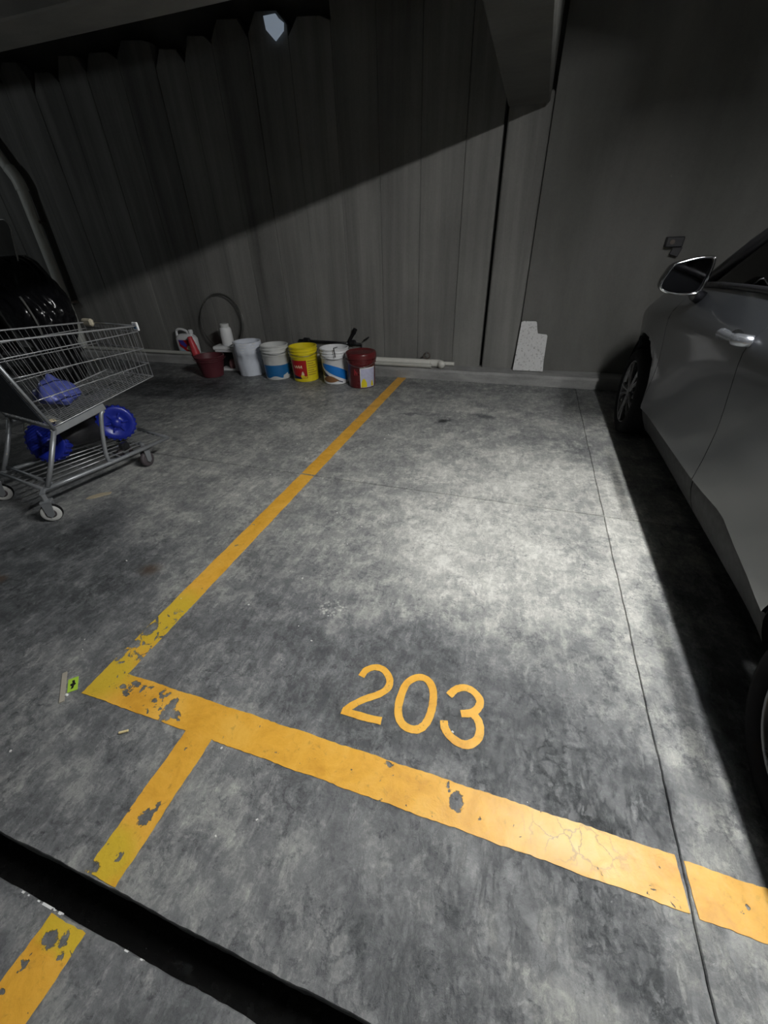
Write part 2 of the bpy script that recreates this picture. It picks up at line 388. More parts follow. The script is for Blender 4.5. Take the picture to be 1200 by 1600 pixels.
# ---------------------------------------------------------------- setting
XL, XR, YB, YF, ZC = -9.0, 4.2, -2.5, 4.66, 3.2
def wob(t, seed):
    return 0.0035 * math.sin(t * 9 + seed) + 0.003 * math.sin(t * 23 + seed * 2.1) + 0.0018 * math.sin(t * 61 + seed * 3.3)
floor = obj('floor', box((-2.4, 1.1, -0.20), (13.2, 7.2, 0.16)), MAT['trench']); tag(floor, kind='structure')
def wobs(t, seed): return 0.30 * wob(t, seed) + 0.0006 * math.sin(t * 143 + seed)
def slab(x0, x1, y0, y1, wx0, wx1, wy0, wy1):
    """one concrete slab; w* = (seed, half gap) or None for a straight side"""
    bm = bmesh.new(); pts = []
    def side(a, b, n): return [a + (b - a) * i / n for i in range(n)]
    nx, ny = max(2, int((x1 - x0) / 0.02)), max(2, int((y1 - y0) / 0.02))
    for x in side(x0, x1, nx): pts.append((x, y0 + (wy0[1] + wobs(x, wy0[0]) if wy0 else 0)))
    for y in side(y0, y1, ny): pts.append((x1 - (wx1[1] - wobs(y, wx1[0]) if wx1 else 0), y))
    for x in side(x1, x0, nx): pts.append((x, y1 - (wy1[1] - wobs(x, wy1[0]) if wy1 else 0)))
    for y in side(y1, y0, ny): pts.append((x0 + (wx0[1] + wobs(y, wx0[0]) if wx0 else 0), y))
    top = [bm.verts.new((x, y, 0)) for x, y in pts]; n = len(pts)
    cx, cy = (x0 + x1) / 2, (y0 + y1) / 2
    low = [bm.verts.new((x + (0.002 if x > cx else -0.002), y + (0.002 if y > cy else -0.002), -0.004)) for x, y in pts]
    bot = [bm.verts.new((x, y, -0.12)) for x, y in pts]
    bm.faces.new(top)
    for A, B in ((low, top), (bot, low)):
        for i in range(n): bm.faces.new((A[i], A[(i + 1) % n], B[(i + 1) % n], B[i]))
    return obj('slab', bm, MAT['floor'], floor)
JX, JY = 0.5696, 2.0986
gx, gy, gt = (1.3, 0.0032), (4.2, 0.0060), (2.6, 0.0)
slab(XL, JX, JY, YF, None, gx, gy, None)
slab(JX, XR, JY, YF, gx, None, gy, None)
slab(XL, JX, 0.064, JY, None, gx, gt, gy)
slab(JX, XR, 0.064, JY, gx, None, gt, gy)
slab(XL, XR, YB, -0.008, None, None, None, (5.1, 0.0))
# lamp glints on the steel lip of the drain, painted as short pale pieces
bm = bmesh.new()
for a, b_, w in ((-0.968, -0.960, .004), (-0.948, -0.943, .003), (-0.915, -0.908, .003), (-0.898, -0.868, .005), (-0.862, -0.856, .003), (-0.846, -0.838, .005), (-0.645, -0.635, .003), (-0.60, -0.594, .003)):
    add_box(bm, ((a + b_) / 2, -0.0075, -0.005), (b_ - a, w, 0.0125), 0.0003)
obj('drain_edge_glints', bm, MAT['edge'], floor, label='painted lamp glints along the steel lip of the black drain slot')

def paint_poly(name, pts):
    bm = bmesh.new(); n = len(pts)
    a = [bm.verts.new((x, y, 0.0005)) for x, y in pts]; b_ = [bm.verts.new((x, y, 0.0022)) for x, y in pts]
    bm.faces.new(b_)
    for i in range(n): bm.faces.new((a[i], a[(i + 1) % n], b_[(i + 1) % n], b_[i]))
    return bm
def wob_edge(a, b, seed, amp=0.0022, step=0.012):
    a, b = Vector((*a, 0)), Vector((*b, 0)); L = (b - a).length; n = max(2, int(L / step)); nrm = (b - a).normalized(); nrm = Vector((-nrm.y, nrm.x, 0))
    r = random.Random(seed); out = []
    for i in range(n):
        t = i / n; q = a + (b - a) * t
        q += nrm * amp * (math.sin(t * L * 31 + seed) * 0.5 + (r.random() - 0.5) * 1.1)
        out.append((q.x, q.y))
    return out
def stripe(name, quad, seed, label):
    pts = []
    for i in range(4): pts += wob_edge(quad[i], quad[(i + 1) % 4], seed + i)
    o = obj(name, paint_poly(name, pts), MAT['paint'], floor); o['label'] = label; return o
x0, x1, yl, yu = -1.3031, -1.2035, 0.4353, 0.5443
# side line and front line meet in one L of paint up to the slab joint
pts = []
corner = [(x0, yl + 0.0), (-0.851, yl), (-0.851, 0.068), (-0.753, 0.068), (-0.753, yl), (0.562, yl), (0.556, yu), (x1, yu), (x1, JY - 0.007), (x0, JY - 0.007)]
for i in range(len(corner)): pts += wob_edge(corner[i], corner[(i + 1) % len(corner)], 11 + i)
o = obj('painted_line', paint_poly('l', pts), MAT['paint'], floor); o['label'] = 'yellow painted side line, front line and stub by the drain'
stripe('painted_line', [(x0, JY + 0.007), (x1, JY + 0.007), (x1, 4.445), (x0, 4.445)], 40, 'yellow painted line running back to the curb')
stripe('painted_line', [(0.580, yl - 0.004), (1.9, yl - 0.004), (1.9, yu - 0.006), (0.574, yu - 0.006)], 50, 'yellow front line beyond the slab joint beside the car')
stripe('painted_line', [(-0.868, -0.30), (-0.755, -0.30), (-0.752, -0.014), (-0.860, -0.013)], 60, 'yellow stub of line on the near side of the drain')
def digit(strokes, w, label):
    bm = bmesh.new()
    for k, (pts, closed) in enumerate(strokes):
        P = catmull([(x, y, 0) for x, y in pts], 5, closed); N = len(P); L, R = [], []
        r = random.Random(len(pts))
        for i in range(N):
            a = P[i - 1] if (i > 0 or closed) else P[i]; b_ = P[(i + 1) % N] if (i < N - 1 or closed) else P[i]
            t = (b_ - a).normalized(); nn = Vector((-t.y, t.x, 0)); hw = w / 2 * (1 + (r.random() - 0.5) * 0.12)
            z = 0.0022 + 0.0002 * k
            q = P[i]
            if not closed and i == 0: q = q - t * w * 0.3
            if not closed and i == N - 1: q = q + t * w * 0.3
            L.append(bm.verts.new((q.x + nn.x * hw, q.y + nn.y * hw, z))); R.append(bm.verts.new((q.x - nn.x * hw, q.y - nn.y * hw, z)))
        for i in range(N if closed else N - 1):
            j = (i + 1) % N; bm.faces.new((L[i], L[j], R[j], R[i]))
    o = obj('painted_digit', bm, MAT['paint'], floor); o['label'] = label
digit([([(-0.3728, 0.79), (-0.3656, 0.8125), (-0.3386, 0.8331), (-0.304, 0.8312), (-0.2739, 0.8033), (-0.2693, 0.7691), (-0.2913, 0.7375), (-0.3373, 0.7022), (-0.3723, 0.6648), (-0.3796, 0.6500)], False),
       ([(-0.3850, 0.6462), (-0.3392, 0.6462), (-0.3, 0.6469), (-0.2622, 0.6502)], False)], 0.025, 'yellow painted digit 2')
digit([([(-0.1798, 0.8384), (-0.1449, 0.8391), (-0.1181, 0.8087), (-0.1071, 0.7574), (-0.1092, 0.7053), (-0.1226, 0.6712), (-0.1451, 0.6553), (-0.1774, 0.6571), (-0.2019, 0.6769), (-0.215, 0.7128), (-0.2172, 0.76), (-0.2097, 0.8064)], True)], 0.026, 'yellow painted digit 0')
digit([([(-0.0566, 0.8088), (-0.0411, 0.8321), (-0.0129, 0.847), (0.0183, 0.8408), (0.0431, 0.815), (0.0388, 0.7844), (0.0205, 0.7634), (-0.0043, 0.753)], False),
       ([(0.0203, 0.7645), (0.0434, 0.7465), (0.0544, 0.7176), (0.0508, 0.6854), (0.027, 0.6605), (-0.0021, 0.6565), (-0.0344, 0.6694), (-0.0535, 0.6898), (-0.0588, 0.7043)], False)], 0.026, 'yellow painted digit 3')

# walls
wall = obj('wall_back', box(((XL + XR) / 2, 4.90, 1.55), (XR - XL, 0.16, 3.5)), MAT['ceiling']); tag(wall, kind='structure')
seams = [-0.43, -0.736, -1.133, -1.526, -1.93, -2.33, -2.72, -3.10, -3.43, -3.775, -4.2, -4.638, -5.02, -5.42, -5.82, -6.2, -6.6, -7.0, -7.45, -7.9, -8.4, -8.95]
for i, (a, b_) in enumerate(zip(seams, seams[1:])):
    top = 2.80 + 0.13 * rnd.random() + (0.05 if i % 2 else 0) if i > 3 else 3.12
    dy = (rnd.random() - 0.5) * 0.010
    bm = bmesh.new(); w = a - b_ - 0.0025; cx = (a + b_) / 2
    poly = [(-w / 2, 0.0), (w / 2, 0.0), (w / 2, top - 0.12 * rnd.random() - 0.02), (w * 0.28, top), (-w * 0.25, top + 0.02), (-w / 2, top - 0.06 - 0.1 * rnd.random())]
    M = Matrix.Translation((cx, 4.665 + dy, 0)) @ Matrix(((1, 0, 0, 0), (0, 0, 1, 0), (0, 1, 0, 0), (0, 0, 0, 1)))
    add_prism(bm, poly, 0.16, M)
    es = [e for e in bm.edges if abs(e.verts[0].co.y - 4.665 - dy) < 1e-5 and abs(e.verts[1].co.y - 4.665 - dy) < 1e-5]
    bmesh.ops.bevel(bm, geom=es, offset=0.004, segments=1, affect='EDGES')
    obj('wall_panel', bm, MAT['wall'], wall)
pil = obj('pilaster', box((-0.231, 4.74, 1.12), (0.338, 0.18, 2.24), 0.012), MAT['wall'], wall)
face = obj('wall_face', box(((-0.055 + XR) / 2, 4.76, 1.6), (XR + 0.055, 0.16, 3.2), 0.004), MAT['wall_smooth'], wall)
tag(obj('wall_right', box((XR + 0.1, 1.1, 1.6), (0.2, 7.4, 3.6)), MAT['wall_smooth']), kind='structure')
tag(obj('wall_left', box((XL - 0.1, 1.1, 1.6), (0.2, 7.4, 3.6)), MAT['wall_smooth']), kind='structure')
tag(obj('wall_front', box((-2.4, YB - 0.1, 1.6), (13.4, 0.2, 3.6)), MAT['wall_smooth']), kind='structure')
ceil = tag(obj('ceiling', box((-2.4, 1.1, ZC + 0.1), (13.4, 7.6, 0.2)), MAT['ceiling']), kind='structure')
obj('beam', box((-0.243, 0.98, 2.68), (0.315, 7.2, 1.06), 0.012), MAT['beam'], ceil)
obj('beam', box((-4.71, 3.30, 2.90), (8.58, 0.36, 0.62), 0.01), MAT['beam_lit'], ceil)
for i in range(17):                                                     # ribs of the deck above the wall head
    obj('deck_rib', box((-0.75 - i * 0.5, 4.07, 3.13), (0.16, 1.14, 0.16), 0.02), MAT['ceiling'], ceil)
# curb along the back wall
bm = bmesh.new(); N = 120
prof = [(4.452, 0.0), (4.448, 0.085), (4.462, 0.108), (4.9, 0.112), (4.9, 0.0)]
rings = []
for i in range(N + 1):
    x = XL + (XR - XL) * i / N
    rings.append([bm.verts.new((x, y + (wob(x, 7) * 0.8 if y < 4.5 else 0), z + (wob(x * 0.7, 3) * 0.6 if z > 0.05 else 0))) for y, z in prof])
for A, B in zip(rings, rings[1:]):
    for j in range(4): bm.faces.new((A[j], A[j + 1], B[j + 1], B[j]))
bm.faces.new(rings[0]); bm.faces.new(rings[-1][::-1])
curb = tag(obj('trim_1', bm, MAT['curb']), kind='structure')
ZK = 0.111
# small break at the wall head that lets daylight in
bm = bmesh.new(); add_prism(bm, [(-0.085, 0.10), (-0.075, 0.02), (0.0, -0.05), (0.085, 0.0), (0.095, 0.045), (0.05, 0.075), (0.03, 0.10)], 0.02,
                            Matrix.Translation((-2.44, 4.63, 2.80)) @ Matrix(((1, 0, 0, 0), (0, 0, 1, 0), (0, 1, 0, 0), (0, 0, 0, 1))))
obj('daylight_gap', bm, MAT['day'], wall, label='small pale gap at the top of the wall letting in daylight')

# lamps (outside the frame; they light the place)
lt = thing('tube_lamp', 'long white tube lamp under the ceiling above the car', 'lamp', (TUBE[0], TUBE[1], TUBE[2] + 0.04))
bm = bmesh.new(); add_box(bm, (0, 0, 0.03), (0.12, 1.34, 0.06), 0.006)
for sx in (-1, 1): add_box(bm, (sx * 0.085, 0, -0.006), (0.006, 1.34, 0.062), 0.001, Matrix.Rotation(sx * -0.55, 3, 'Y'))
for sy in (-1, 1): add_box(bm, (0, sy * 0.665, -0.055), (0.21, 0.008, 0.15), 0.001)
obj('housing', bm, MAT['offwhite'], lt)
obj('lamp_tube', tube([(0, -0.6, -0.04), (0, 0.6, -0.04)], 0.014, 12), MAT['tube'], lt)
for y in (-0.45, 0.45): obj('hanger_rod', tube([(0, y, 0.06), (0, y, ZC - TUBE[2] - 0.04)], 0.006, 6), MAT['steel'], lt)

# ---------------------------------------------------------------- car
CX, HW = 1.66, 0.86
FY, RY, WZ, WR, AR = 3.42, 0.73, 0.302, 0.302, 0.41
BELT = [(-.08, .95), (.25, 1.05), (.6, 1.10), (1.5, 1.10), (2.2, 1.08), (2.9, 1.045), (3.15, 1.015), (3.4, .985), (3.7, .94), (3.95, .86), (4.1, .76), (4.22, .6)]
DT = [(.17, .085), (.26, .045), (.34, .024), (.45, .030), (.6, .030), (.75, .012), (.86, .0), (.91, .012), (.96, .046), (1.05, .115)]
def zt(y): return cosl_tab(y, BELT)
def arch(y):
    z = -1
    for h in (FY, RY):
        if abs(y - h) < AR: z = max(z, WZ + math.sqrt(max(0, AR * AR - (y - h) ** 2)))
    return z
def door_low(y): return lerp_tab(y, [(-.1, .30), (1.0, .335), (1.22, .335), (1.42, .362), (1.60, .392), (1.80, .372), (1.96, .358), (2.92, .322), (4.3, .29)])
def side_x(y, z, s=-1, off=0.0):
    t = zt(y); zz = z
    if z > 0.45: zz = 0.45 + (z - 0.45) * (1.05 - 0.45) / max(0.12, (t + 0.02 - 0.45))
    d = cosl_tab(min(zz, 1.05), DT)
    if y > 3.3: d += ((y - 3.3) / 0.92) ** 3.0 * 0.22
    if y < 0.6: d += ((0.6 - y) / 0.7) ** 2.2 * 0.16
    for h in (FY, RY):
        q = math.hypot(y - h, z - WZ) - AR
        if 0 <= q < 0.2: d -= 0.014 * (1 - q / 0.2) ** 2
    d += off
    return CX + s * (HW - d)
def ystations(y0, y1):
    ys = {y0, y1}
    n = max(2, int((y1 - y0) / 0.07))
    for i in range(n + 1): ys.add(y0 + (y1 - y0) * i / n)
    for h in (FY, RY):
        for i in range(25):
            y = h + AR * math.cos(math.pi * i / 24)
            if y0 < y < y1: ys.add(y)
        for e in (-1, 1):
            y = h + e * (AR + 0.0006)
            if y0 < y < y1: ys.add(y)
    ys = sorted(ys); out = [ys[0]]
    for y in ys[1:]:
        if y - out[-1] > 2e-4: out.append(y)
    return out
def side_panel(y0, y1, lowf, s, nz=16, off=0.0, lip=0.02, topf=zt):
    bm = bmesh.new(); g = []
    for y in ystations(y0, y1):
        lo, hi = max(lowf(y), arch(y)), topf(y)
        if hi < lo + 0.01: hi = lo + 0.01
        col = []
        for j in range(nz + 1):
            z = lo + (hi - lo) * j / nz
            col.append(bm.verts.new((side_x(y, z, s, off), y, z)))
        g.append(col)
    for A, B in zip(g, g[1:]):
        for j in range(nz): bm.faces.new((A[j], A[j + 1], B[j + 1], B[j]))
    bd = [e for e in bm.edges if e.is_boundary]
    r = bmesh.ops.extrude_edge_only(bm, edges=bd)
    for v in [v for v in r['geom'] if isinstance(v, bmesh.types.BMVert)]: v.co.x += -s * lip
    return bm
car = thing('car', 'grey car parked along the right edge with its front wheel at the curb', 'car', (0, 0, 0))
low_sill = lambda y: 0.19 + 0.02 * math.sin(y * 1.4)
low_bump = lambda y: 0.22
for s in (-1, 1):
    obj('quarter_panel', side_panel(-.08, 0.995, low_bump, s), MAT['paintcar'], car); 
    q = bpy.data.objects[-1] if False else None
    fd = obj('front_door', side_panel(1.942, 3.012, door_low, s), MAT['paintcar'], car)
    rd = obj('rear_door', side_panel(1.0, 1.937, door_low, s), MAT['paintcar'], car)
    fe = obj('fender', side_panel(3.017, 4.22, low_bump, s), MAT['paintcar'], car)
    s1 = obj('sill', side_panel(1.118, 1.945, low_sill, s, 8, 0.012, 0.05, lambda y: door_low(y) - 0.006), MAT['sill'], car)
    s2 = obj('sill', side_panel(1.955, 3.032, low_sill, s, 8, 0.012, 0.05, lambda y: door_low(y) - 0.006), MAT['sill'], car)
    for o in car.children:
        if o.name.split('.')[0] in ('quarter_panel', 'front_door', 'rear_door', 'fender', 'sill'): smooth_angle(o, 40)
    # handles
    for d_, yc in ((fd, 2.045), (rd, 1.10)):
        zc = 0.942; xs = side_x(yc, zc, s)
        hb = bmesh.new()
        P = [(xs - s * 0.002, yc + .115, zc - .006), (xs + s * .022, yc + .105, zc - .003), (xs + s * .034, yc + .07, zc), (xs + s * .036, yc, zc + .003), (xs + s * .034, yc - .07, zc + .006), (xs + s * .020, yc - .105, zc + .008), (xs - s * .002, yc - .115, zc + .008)]
        add_tube(hb, catmull(P, 4), [0.014] * 4 + [0.021] * 4 + [0.017] * 8 + [0.023] * 6 + [0.022] * 3, 10)
        obj('handle', hb, MAT['handle'], d_, True, 'bright door handle')
        if s < 0:
            M = Matrix.Translation((xs - s * -0.0, yc + 0.0, zc - .012)) @ Matrix.Rotation(math.pi / 2, 4, 'Y')
            obj('handle_cup', lathe([(0.0, -.001), (0.045, -0.0005), (0.052, 0.002), (0.055, 0.004)], 20, False, None, M @ Matrix.Diagonal((0.75, 1.5, s * 1.0, 1))), MAT['sill'], d_, True)
    # greenhouse: pillars, side glass
    def gx_(z, y): return CX + s * (HW - 0.108 - 0.165 * max(0.0, (z - 1.03) / 0.40) ** 1.15)
    def gp(y, z): return Vector((gx_(z, y), y, z))
    def glass_pane(q, nm, parent):
        bm = bmesh.new(); n = 8; g = []
        for i in range(n + 1):
            col = []
            for j in range(n + 1):
                u, v = i / n, j / n
                a = Vector(q[0]).lerp(Vector(q[1]), u); b_ = Vector(q[3]).lerp(Vector(q[2]), u); p = a.lerp(b_, v)
                col.append(bm.verts.new(gp(p[0], p[1])))
            g.append(col)
        for A, B in zip(g, g[1:]):
            for j in range(n): bm.faces.new((A[j], A[j + 1], B[j + 1], B[j]))
        return obj(nm, bm, MAT['glass'], parent, True)
    glass_pane([(2.86, 1.06), (1.97, 1.10), (1.97, 1.445), (2.40, 1.43)], 'window_pane', fd)
    glass_pane([(1.90, 1.10), (0.62, 1.115), (0.95, 1.43), (1.90, 1.445)], 'window_pane', rd)
    for nm, pts, w in (('windscreen_pillar', [(3.05, 1.02), (2.75, 1.23), (2.46, 1.41), (2.25, 1.46)], .036), ('door_pillar', [(1.935, 1.09), (1.935, 1.44)], .034),
                       ('rear_pillar', [(0.20, 1.05), (0.50, 1.25), (0.80, 1.40), (1.0, 1.455)], .07), ('roof_rail', [(2.40, 1.44), (1.7, 1.465), (0.85, 1.43)], .03)):
        bm = bmesh.new(); add_tube(bm, [gp(y, z) + Vector((-s * 0.01, 0, 0)) for y, z in pts], w, 10)
        obj(nm, bm, MAT['black_plastic'] if nm in ('door_pillar', 'windscreen_pillar') else MAT['paintcar'], car, True)
    bm = bmesh.new()
    add_tube(bm, [Vector((side_x(y, zt(y), s) , y, zt(y) + 0.012)) for y in [3.0, 2.7, 2.4, 2.1, 1.8, 1.4, 1.0, 0.6]], 0.013, 8)
    obj('belt_moulding', bm, MAT['black_plastic'], car, True)
    # mirror
    mo = [(0.633, 1.052), (0.630, 1.078), (0.640, 1.110), (0.662, 1.156), (0.700, 1.172), (0.760, 1.186), (0.820, 1.191), (0.838, 1.175), (0.836, 1.10), (0.822, 1.045), (0.800, 1.024), (0.75, 1.022), (0.70, 1.026), (0.655, 1.036)]
    mirx = lambda x: x if s < 0 else 2 * CX - x
    cxm, czm = 0.74, 1.105
    def ring(scale, y, sh=0): return [Vector((mirx(cxm + (x - cxm) * scale + sh), y, czm + (z - czm) * scale)) for x, z in [(p.x, p.y) for p in catmull([(a, b_, 0) for a, b_ in mo], 4, True)]]
    bm = bmesh.new(); rings = []
    for sc_, y_ in ((0.90, 2.726), (0.985, 2.708), (1.0, 2.715), (1.0, 2.74), (0.97, 2.78), (0.86, 2.83), (0.62, 2.865), (0.25, 2.88)): rings.append([bm.verts.new(p) for p in ring(sc_, y_)])
    for A, B in zip(rings, rings[1:]):
        for j in range(len(A)): bm.faces.new((A[j], A[(j + 1) % len(A)], B[(j + 1) % len(A)], B[j]))
    bm.faces.new(rings[-1]); bm.faces.new(rings[0])
    mh = obj('mirror_housing', bm, MAT['black_sheet'], car, True)
    bm = bmesh.new(); bm.faces.new([bm.verts.new(p) for p in ring(0.86, 2.7225)]); obj('mirror_glass', bm, MAT['mirror'], mh)
    bm = bmesh.new(); add_tube(bm, ring(0.955, 2.709), 0.006, 6, True); obj('mirror_edge_highlight', bm, MAT['chrome'], mh, True, 'added ring for the highlight on the mirror edge')  # chrome ring added to paint the glossy highlight along the housing edge
    bm = bmesh.new(); add_tube(bm, [Vector((mirx(x), y, z)) for x, y, z in ((0.80, 2.75, 1.04), (0.825, 2.77, 1.015), (0.86, 2.80, 1.0))], [0.028, 0.03, 0.034], 10); obj('mirror_arm', bm, MAT['black_sheet'], mh, True)
    # wheels
    for h in (FY, RY):
        def WM(dx): return Matrix.Translation((CX + s * (HW + 0.010 - dx), h, WZ)) @ Matrix.Rotation(math.pi / 2 * s, 4, 'Y')
        M = WM(0)
        # local z -> outward
        tp = [(0.222, -.19), (0.262, -.20), (0.292, -.185), (0.301, -.165), (0.3015, -.03), (0.292, -.008), (0.262, 0.002), (0.228, -.004), (0.216, -.018)]
        ty = obj('tyre', lathe(tp, 40, False, None, M), MAT['rubber'], car, True)
        rim = obj('rim', lathe([(0.214, -.19), (0.205, -.10), (0.207, -.03), (0.214, -.014), (0.220, -.008), (0.224, -.012)], 40, False, None, M), MAT['alloy'], ty, True)
        bm = bmesh.new(); add_lathe(bm, [(0.0, -.010), (0.03, -.012), (0.036, -.03), (0.05, -.05)], 16, False, None, M)
        for k in range(5):
            a = 2 * math.pi * k / 5 + 0.5
            for da in (-0.16, 0.16):
                p0 = Vector((0.03 * math.cos(a + da * 2), 0.03 * math.sin(a + da * 2), -.024)); p1 = Vector((0.13 * math.cos(a + da), 0.13 * math.sin(a + da), -.017)); p2 = Vector((0.21 * math.cos(a + da * 1.15), 0.21 * math.sin(a + da * 1.15), -.020))
                add_tube(bm, [M @ p0, M @ p1, M @ p2], [0.012, 0.011, 0.014], 6)
        obj('spokes', bm, MAT['alloy'], ty)
        obj('brake_disc', lathe([(0.0, -.12), (0.13, -.118), (0.135, -.13), (0.0, -.135)], 24, False, None, M), MAT['rust'], ty)
        # liner
        bm = bmesh.new(); ra = []
        for i in range(25):
            a = math.pi * i / 24; ra.append((h + (AR + .004) * math.cos(a), WZ + (AR + .004) * math.sin(a)))
        A = [bm.verts.new((CX + s * (HW - 0.03), y, z)) for y, z in ra]; B = [bm.verts.new((CX + s * (HW - 0.30), y, z)) for y, z in ra]
        for i in range(24): bm.faces.new((A[i], A[i + 1], B[i + 1], B[i]))
        bm.faces.new(B)
        obj('wheel_well', bm, MAT['shell'], car)
# hood, tail, roof
def deck(y0, y1, nm, mat):
    bm = bmesh.new(); g = []
    for y in ystations(y0, y1):
        xa, xb, t = side_x(y, zt(y), -1), side_x(y, zt(y), 1), zt(y); col = []
        for i in range(17):
            u = i / 16; x = xa + (xb - xa) * u
            col.append(bm.verts.new((x, y, t + 0.05 * (1 - (2 * u - 1) ** 4) - (0.0 if 0 < i < 16 else 0.002))))
        g.append(col)
    for A, B in zip(g, g[1:]):
        for j in range(16): bm.faces.new((A[j], A[j + 1], B[j + 1], B[j]))
    return obj(nm, bm, mat, car, True)
deck(3.10, 4.22, 'bonnet', MAT['paintcar']); deck(-.08, 0.30, 'boot_lid', MAT['paintcar'])
bm = bmesh.new(); g = []
for y in [0.80 + 1.62 * i / 12 for i in range(13)]:
    col = []
    for i in range(13):
        u = i / 12 * 2 - 1
        col.append(bm.verts.new((CX + u * (HW - 0.25), y, 1.445 + 0.06 * (1 - u * u) - 0.10 * ((y - 1.6) / 0.8) ** 2 * 0.5)))
    g.append(col)
for A, B in zip(g, g[1:]):
    for j in range(12): bm.faces.new((A[j], A[j + 1], B[j + 1], B[j]))
obj('roof', bm, MAT['paintcar'], car, True)
def screen(nm, ya, za, yb, zb, wa, wb):
    bm = bmesh.new(); g = []
    for i in range(9):
        v = i / 8; col = []
        for j in range(13):
            u = j / 12 * 2 - 1; w = wa + (wb - wa) * v
            col.append(bm.verts.new((CX + u * w, ya + (yb - ya) * v + (0.10 * (1 - u * u)) * (1 if ya > 1.5 else -1) * (1 - v), za + (zb - za) * v + 0.045 * (1 - u * u) * v + 0.02 * math.sin(v * math.pi))))
        g.append(col)
    for A, B in zip(g, g[1:]):
        for j in range(12): bm.faces.new((A[j], A[j + 1], B[j + 1], B[j]))
    obj(nm, bm, MAT['glass'], car, True)
screen('windscreen', 3.08, 1.03, 2.40, 1.40, 0.77, 0.62); screen('rear_window', 0.20, 1.02, 0.82, 1.395, 0.74, 0.61)
for nm, y, z0, z1 in (('front_bumper', 4.215, 0.2, 0.64), ('rear_bumper', -0.075, 0.22, 0.98)):
    xa, xb = side_x(y, .5, -1) , side_x(y, .5, 1)
    o = obj(nm, box(((xa + xb) / 2, y, (z0 + z1) / 2), (xb - xa, 0.05, z1 - z0), 0.02), MAT['paintcar'], car)
bm = bmesh.new(); add_box(bm, (CX, 2.07, 0.45), (1.28, 4.1, 0.30), 0.03); add_box(bm, (CX, 2.07, 0.62), (1.50, 1.85, 0.5), 0.03)
obj('underbody', bm, MAT['shell'], car)
for x in (CX - 0.36, CX + 0.36):
    for y in (1.75, 0.95):
        bm = bmesh.new(); add_box(bm, (x, y - 0.28, 1.0), (0.46, 0.14, 0.55), 0.05, None, 2); add_box(bm, (x, y - 0.33, 1.31), (0.26, 0.09, 0.16), 0.035, None, 2); add_box(bm, (x, y, 0.88), (0.48, 0.5, 0.14), 0.05, None, 2)
        obj('seat', bm, MAT['cloth'], car)
bm = bmesh.new(); M = Matrix.Translation((CX - 0.36, 2.38, 1.0)) @ Matrix.Rotation(math.radians(65), 4, 'X')
add_tube(bm, [M @ Vector((0.18 * math.cos(a), 0.18 * math.sin(a), 0)) for a in [2 * math.pi * i / 24 for i in range(24)]], 0.014, 8, True)
add_tube(bm, [M @ Vector((-0.17, 0, 0)), M @ Vector((0.17, 0, 0))], 0.02, 6)
obj('steering_wheel', bm, MAT['black_plastic'], car, True)
obj('dashboard', box((CX, 2.78, 0.95), (1.40, 0.45, 0.16), 0.05, None, 2), MAT['cloth'], car)

# ---------------------------------------------------------------- buckets
def face_cam(x, y): return math.atan2(-x, y)
def bucket_r(z, h, rb, rt): return rb + (rt - rb) * z / h
def bucket_mesh(h, rb, rt, inner=True, ribs=(0.74, 0.82, 0.9), n=40, jit=None):
    R = lambda z: bucket_r(z, h, rb, rt)
    p = [(rb - 0.012, 0.0), (rb, 0.006)]
    p += [(R(h * 0.3), h * 0.3), (R(h * ribs[0]) , h * ribs[0] - 0.006)]
    for q in ribs: p += [(R(h * q) + 0.001, h * q - 0.005), (R(h * q) + 0.009, h * q - 0.003), (R(h * q) + 0.009, h * q + 0.003), (R(h * q) + 0.001, h * q + 0.005)]
    p += [(rt + 0.001, h - 0.016), (rt + 0.007, h - 0.012), (rt + 0.008, h - 0.003), (rt + 0.004, h)]
    if inner: p += [(rt - 0.004, h), (rt - 0.006, h - 0.02), (R(h * 0.5) - 0.006, h * 0.5), (rb - 0.008, 0.02), (0.001, 0.018)]
    bm = bmesh.new(); add_lathe(bm, p, n, False, jit)
    return bm
def patch(rf, a0, a1, zlo, zhi, off=0.0012, na=18, nz=4):
    bm = bmesh.new(); g = []
    for i in range(na + 1):
        u = i / na; a = a0 + (a1 - a0) * u; lo = zlo(u) if callable(zlo) else zlo; hi = zhi(u) if callable(zhi) else zhi
        hi = max(hi, lo + 0.0005); col = []
        for j in range(nz + 1):
            z = lo + (hi - lo) * j / nz; r = rf(z) + off
            col.append(bm.verts.new((r * math.sin(a), -r * math.cos(a), z)))
        g.append(col)
    for A, B in zip(g, g[1:]):
        for j in range(nz): bm.faces.new((A[j], A[j + 1], B[j + 1], B[j]))
    return bm
def bail(rt, h, drop, a0=-1.35, out=0.014):
    """wire handle hanging on the front side between its two ears"""
    pts = []
    for i in range(15):
        u = i / 14; a = -math.pi / 2 + math.pi * u
        pts.append(((rt + out) * math.sin(a), -(rt + out) * math.cos(a), h - 0.035 - drop * math.sin(u * math.pi)))
    return tube(pts, 0.003, 6)
R_ = math.radians
BT, BB, BH = 0.150, 0.138, 0.365
rf = lambda z: bucket_r(z, BH, BB, BT)
def new_bucket(x, y, label, mat, hb=None, grp=None):
    t = thing('bucket', label, 'bucket', (x, y, 0), face_cam(x, y))
    bd = smooth_angle(obj('bucket_body', bucket_mesh(BH, BB, BT), mat, t), 50)
    return t, bd
